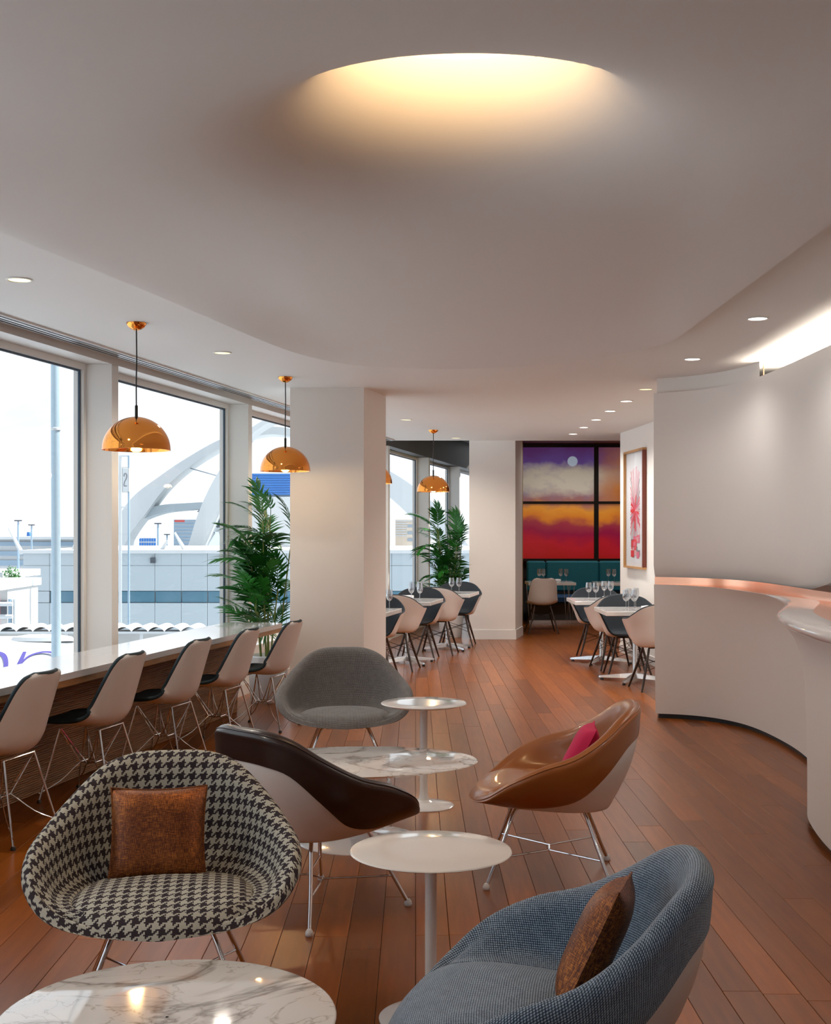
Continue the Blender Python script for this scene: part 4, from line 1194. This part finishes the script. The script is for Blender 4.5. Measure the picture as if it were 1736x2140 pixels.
# --- galvanised light pole close to the glass
d = 14.0
lp = thing('light_pole', 'tall galvanised pole close outside the windows', 'pole', (xw(119, d), d, GZ))
MB().tube([(0, 0, 0), (-.01, 0, 8), (-.045, 0, 14.5)], [.066, .052, .036], 20).build('shaft', X['pole'], lp)
MB().lathe([(.050, 0), (.056, .005), (.056, .03), (.050, .035)], 20, (-.012, 0, zw(900, d) - GZ)).build('collar', X['white'], lp)
MB().lathe([(0, 0), (.2, 0), (.2, .03), (.08, .05), (.066, .3)], 20).build('foot_plate', X['pole'], lp)

# --- sign tower with a 2
d = 48.0; sg = thing('sign_tower', 'white steel sign tower with a plate reading 2', 'sign', (xw(260, d), d, GZ))
def T(px, py): return (xw(px, d) - xw(260, d), 0, zw(py, d) - GZ)
zt_ = T(0, 952)[2]
for px in (251, 269):
    MB().box((T(px, 0)[0], 0, zt_ / 2), (.06 if px > 260 else .10, .10, zt_)).build('post', X['white'] if px < 260 else X['bluegrey'], sg, False)
for py in (953, 1060): MB().box((0, 0, T(0, py)[2]), (.33, .08, .06)).build('cross_bar', X['white'], sg, False)
a, b = T(256, 1028), T(271, 978)
MB().bbox(((a[0] + b[0]) / 2, -.08, (a[2] + b[2]) / 2), (b[0] - a[0], .06, b[2] - a[2]), .008).build('sign_plate', X['white'], sg, False)
fx = lambda px: T(px, 0)[0]; fz = lambda py: T(0, py)[2]
bd = MB()
for q in ([(256.6, 977), (270.4, 977)], [(270.4, 977), (270.4, 1029)], [(270.4, 1029), (256.6, 1029)], [(256.6, 1029), (256.6, 977)]):
    bd.tube([(fx(q[0][0]), -.115, fz(q[0][1])), (fx(q[1][0]), -.115, fz(q[1][1]))], .008, 4)
bd.build('sign_border', X['rim'], sg, False)
two = [(260.5, 996), (260.8, 991.5), (263.3, 989.5), (266, 991.5), (266.3, 997), (264.5, 1002), (261.8, 1007), (260.6, 1012), (260.4, 1016), (266.5, 1016)]
tw = [(fx(px), -.118, fz(py)) for px, py in two]
MB().tube(tw, .016, 6).build('numeral', X['rim'], sg)
MB().box((fx(249.5), .02, (fz(985) + fz(1030)) / 2), (.07, .05, fz(985) - fz(1030))).build('side_plate', X['bluegrey'], sg, False)

# --- lamp masts
for k, (px, py, d, lb) in enumerate(((38, 1088, 96, 'tallest flat topped floodlight mast left of the pole'), (66, 1097, 110, 'shorter floodlight mast beside the tail fin'), (180, 1092, 105, 'floodlight mast half behind the window post'),
                                     (330, 1094, 100, 'floodlight mast in front of the blue block'), (349, 1117, 118, 'low floodlight mast beside the tower block'))):
    t = thing('floodlight_mast', lb, 'light mast', (xw(px, d), d, GZ), group='floodlight masts on the apron')
    h = zw(py, d) - GZ
    MB().tube([(0, 0, 0), (0, 0, h)], [.14, .07], 8).build('pole', X['bluegrey'], t)
    MB().bbox((0, 0, h), (.55, .25, .10), .02).build('lamp_bar', X['dark'], t, False)
# --- buildings on the horizon
def block(name, label, px0, px1, py0, py1, d, m, depth=12, floors=0, fm=None, cols=0):
    t = thing(name, label, 'building', (xw((px0 + px1) / 2, d), d + depth / 2, GZ))
    w_ = (px1 - px0) / F * d; h = zw(py0, d) - GZ
    MB().box((0, 0, h / 2), (w_, depth, h)).build('body', m, t, False)
    hb = h - (zw(py1, d) - GZ)
    for k in range(floors):
        z = h - hb * (k + .5) / floors
        if cols:
            for c in range(cols):
                MB().box((-w_ / 2 + w_ * (c + .5) / cols, -depth / 2, z), (w_ / cols * .72, .12, hb / floors * .7)).build('window', fm, t, False)
        else: MB().box((0, -depth / 2, z), (w_ * .96, .15, hb / floors * .45)).build('window_band', fm, t, False)
    return t
tb = block('tower_block', 'blue grey slab tower with a red sign band under the arches', 363, 418, 1086, 1150, 190, X['bluegrey'], 20, 9, X['grey'])
MB().box((-1.1, -10.1, zw(1089, 190) - GZ), (1.5, .1, .3)).build('sign_band', X['red'], tb, False)
block('glass_block', 'small block with blue gridded windows on the horizon', 285, 326, 1124, 1142, 150, X['white'], 10, 2, X['blue'], 8)
block('office_block', 'pale low building beside the sign tower', 252, 284, 1125, 1145, 160, X['white'], 10, 0)
block('hotel_block', 'beige hotel block seen through the far windows', 826, 866, 1086, 1122, 170, X['beige'], 14, 7, X['white'])
block('roof_block', 'brown roofed block seen through the far windows', 850, 900, 1092, 1135, 150, X['beige'], 14, 3, X['grey'])
block('low_hall', 'grey low hall with a dark band below the arches', 396, 478, 1146, 1160, 95, X['conc'], 10, 1, X['grey'])
bs = thing('blue_screen_wall', 'bright blue slatted screen wall behind the palm', 'wall', (xw(570, 72), 72, GZ))
w_ = (640 - 522) / F * 72
for k in range(9):
    z = zw(992 + k * 5, 72) - GZ; MB().box((0, 0, z), (w_, .12, .12)).build('slat', X['blue'], bs, False)
MB().box((0, .15, (zw(1040, 72) + zw(990, 72)) / 2 - GZ), (w_, .1, zw(990, 72) - zw(1036, 72))).build('backing', X['bluegrey'], bs, False)
MB().box((0, .3, zw(1060, 72) / 2 - GZ / 2 + .3), (w_, .8, zw(1038, 72) - GZ - .0)).build('base_wall', X['white'], bs, False)
# left terminal with blue grey bands
tl = thing('far_terminal', 'long white terminal with blue grey window bands', 'building', (xw(40, 108), 116, GZ)); h = zw(1128, 108) - GZ; w_ = (190 + 140) / F * 108
MB().box((0, 4, h / 2), (w_, 8, h)).build('body', X['white'], tl, False)
for a, b in ((1134, 1143), (1155, 1165), (1175, 1187)): MB().box((0, -.1, (zw(a, 108) + zw(b, 108)) / 2 - GZ), (w_, .3, (b - a) / F * 108)).build('window_band', X['bluegrey'], tl, False)
MB().box((0, 2, h + .12), (w_ + 1, 8, .25)).build('roof_edge', X['white'], tl, False)
# plane tail
tf = MB(); d = 130
tf.add([(xw(a, d), d + y, zw(b, d)) for y in (-.25, .25) for a, b in ((58, 1112), (62, 1112), (66, 1128), (56, 1128))], [(0, 1, 2, 3), (7, 6, 5, 4), (0, 4, 5, 1), (1, 5, 6, 2), (2, 6, 7, 3), (3, 7, 4, 0)])
tp_ = thing('parked_aircraft', 'small distant parked aircraft with a blue tail fin', 'aircraft', (0, 0, GZ))
o = tf.build('tail_fin', X['blue'], tp_, False); o.location = (0, 0, -GZ)
MB().tube([(xw(40, d), d, zw(1133, d) - GZ), (xw(52, d), d, zw(1131, d) - GZ), (xw(66, d), d, zw(1130, d) - GZ)], [.5, .45, .2], 10).build('fuselage', X['white'], tp_)
MB().box((xw(52, d), d, (zw(1132, d) - GZ) / 2), (.3, .3, zw(1132, d) - GZ)).build('landing_gear', X['grey'], tp_, False)
# white raking struts on the block's roof
for (a, b, lb) in (((18, 1103), (47, 1158), 'long white raking strut left of the panelled block'), ((365, 1113), (388, 1153), 'long white raking strut before the tower block'), ((350, 1130), (336, 1153), 'short white raking strut on the block roof'), ((163, 1122), (152, 1153), 'short white strut beside the window post')):
    d = 62.0
    o = MB().tube([(xw(a[0], d) - xw(b[0], d), 0, zw(a[1], d) - zw(b[1], d)), (0, 0, 0)], [.05, .12], 8).build('roof_strut', X['white']); o.location = (xw(b[0], d), d, zw(b[1], d)); tag(o, lb, 'strut')
# white halls and roofs at far left
for k, (a, b, c, e, d, lb) in enumerate(((-60, 47, 1192, 1206, 52, 'white flat canopy roof behind the small tree'), (-60, 44, 1212, 1228, 46, 'white service shed behind the pipes'))):
    t = thing('service_shed', lb, 'shed', (xw((a + b) / 2, d), d, GZ)); w_ = (b - a) / F * d; h = zw(c, d) - GZ
    MB().box((0, 0, h - .14), (w_, 5, .28)).build('roof', X['white'], t, False)
    MB().box((0, .5, (h - .3) / 2), (w_ * .92, 3.6, h - .3)).build('body', X['conc'] if k else X['white'], t, False)
    for j in range(4): MB().box((-w_ / 2 + w_ * (j + .5) / 4, -1.33, h - 1.0), (.3, .1, .6)).build('opening', X['dark'], t, False)
bs_ = MB().box((0, 0, .3), (.28, .06, .55)).build('warning_board', X['red']); bs_.location = (xw(11, 44), 43, zw(1252, 44)); 
bs_.location.z = GZ; bs_.scale = (1, 1, (zw(1240, 44) - GZ) / .575); tag(bs_, 'small red board standing beside the service shed', 'board')
# tree
tr = thing('tree', 'small bright green tree at the corner of the panelled block', 'tree', (xw(36, 50), 49.2, GZ)); rt = random.Random(2); cr = MB()
zc = zw(1215, 49) - GZ
for k in range(700):
    v = Vector((rt.gauss(0, 1), rt.gauss(0, 1), rt.gauss(0, 1))).normalized() * (rt.random() ** .4); c = Vector((v.x * .38, v.y * .5, zc + v.z * .62))
    u_ = Vector((rt.gauss(0, 1), rt.gauss(0, 1), rt.gauss(0, 1))).normalized() * .055; q = u_.cross(Vector((rt.random(), rt.random(), 1))).normalized() * .035
    cr.add([c - u_, c + q, c + u_, c - q], [(0, 1, 2, 3)])
cr.build('crown', X['leaf'], tr, False); MB().tube([(0, 0, 0), (.02, 0, zc)], [.09, .05], 8).build('trunk', X['dark'], tr)
# pipes
pi = thing('pipe_rack', 'white bundle of fat pipes beside the panelled block', 'pipes', (xw(16, 40), 40, GZ)); hh = lambda py: zw(py, 40) - GZ
for px in (21, 31): MB().tube([(xw(px, 40) - xw(16, 40), 0, 0), (xw(px, 40) - xw(16, 40), 0, hh(1252))], .065, 12).build('upright_pipe', X['bluegrey'] if px == 21 else X['white'], pi)
for py in (1262, 1288): MB().tube([(-1.2, -.12, hh(py)), (.2, -.12, hh(py))], .07, 12).build('cross_pipe', X['white'], pi)
# awning with a scalloped roof
aw = thing('walkway_awning', 'long white walkway awning with a scalloped roof edge', 'awning', (xw(180, 34), 34, GZ)); d = 34.0
wA, wB = xw(-120, d) - xw(180, d), xw(420, d) - xw(180, d); n = 16; hz = zw(1316, d) - GZ
for k in range(n):
    xa, xb = wA + (wB - wA) * k / n, wA + (wB - wA) * (k + 1) / n; g = []
    for i in range(9):
        t = i / 8; g.append([(xa + (xb - xa) * t, y, hz + .12 * math.sin(PI * t) ** .7) for y in (-.6, .9)])
    mb = MB().grid(g); mb.grid([[(xa, -.6, hz - .06), (xb, -.6, hz - .06)], [(xa, -.6, hz), (xb, -.6, hz)]]); mb.grid([[(xa, -.6, hz - .06), (xb, -.6, hz - .06)], [(xa, .9, hz - .06), (xb, .9, hz - .06)]])
    mb.build('roof_vault', X['white'], aw)
MB().box(((wA + wB) / 2, .5, (hz - .1) / 2), (wB - wA, .15, hz - .1)).build('rear_wall', X['conc'], aw, False)
for k in range(7): MB().box((wA + (wB - wA) * (k + .5) / 7, -.5, (hz - .06) / 2), (.08, .08, hz - .06)).build('post', X['white'], aw, False)
# aircraft with purple lettering
fa = thing('aircraft', 'white aircraft fuselage with purple script lettering', 'aircraft', (xw(60, 23), 23, GZ)); AR = 1.95; axz = zw(1334, 22.6) - AR - GZ; ox = xw(60, 23)
fus = []
for k in range(40):
    x = -9 + 12.2 * k / 39; r = AR * (1 if x < .2 else max(.05, math.sqrt(max(0, 1 - ((x - .2) / 3.05) ** 2)))); fus.append((x, r))
fz_ = MB(); fz_.loft([[(x, r * math.cos(2 * PI * i / 48), axz + r * math.sin(2 * PI * i / 48)) for i in range(48)] for x, r in fus], True, True); fz_.build('fuselage', X['white'], fa)
for k in range(2):
    gx = -6.0 + 4.5 * k
    for sy in (-.5, .5): MB().tube([(gx, sy, axz - AR + .1), (gx, sy, .35)], .09, 8).build('landing_gear', X['grey'], fa)
def on_hull(px, py, lift=.012):
    dv = Vector(((px - CX) / F, 1, -(py - HY) / F)); o = Vector((0, 0, EYE)) - Vector((ox, 23, GZ))
    a = dv.y ** 2 + dv.z ** 2; b = 2 * (o.y * dv.y + (o.z - axz) * dv.z); c = o.y ** 2 + (o.z - axz) ** 2 - AR ** 2
    D = max(0, b * b - 4 * a * c); t = (-b - math.sqrt(D)) / (2 * a); p = o + dv * t; nrm = Vector((0, p.y, p.z - axz)).normalized()
    return p + nrm * lift
def brush(pts):
    mb = MB(); P = cat_rom([on_hull(a, b) for a, b, _ in pts], 20); W_ = cat_rom([(c, 0, 0) for *_, c in pts], 20); A = []; B = []
    for i, p in enumerate(P):
        t = (P[min(i + 1, 20)] - P[max(i - 1, 0)]).normalized(); nn = Vector((0, p.y, p.z - axz)).normalized(); s = nn.cross(t).normalized() * W_[i].x * 23 / F
        A.append(p + s); B.append(p - s)
    mb.grid([A, B]); return mb
for st in ([(-32, 1400, 4), (-22, 1372, 4), (-6, 1365, 4.5), (8, 1371, 5), (13, 1388, 4.5), (10, 1412, 4)], [(36, 1400, 5), (44, 1382, 4.5), (52, 1363, 3.5)], [(40, 1394, 1.5), (58, 1374, 2.5), (82, 1365, 3.2), (104, 1364, 3.5), (122, 1369, 4)], [(168, 1364, 4), (178, 1352, 4), (188, 1344, 3)]):
    brush(st).build('lettering', X['purple'], fa)
hb_ = MB(); hb_.loft([[(.35 + .6 * math.cos(2 * PI * i / 24) * k, -.3 + .2 * math.sin(2 * PI * i / 24) * k, axz + AR - .05 + z) for i in range(24)] for k, z in ((1, 0), (.9, .07), (.5, .11), (.05, .12))], True, True); hb_.build('antenna_hump', X['white'], fa)
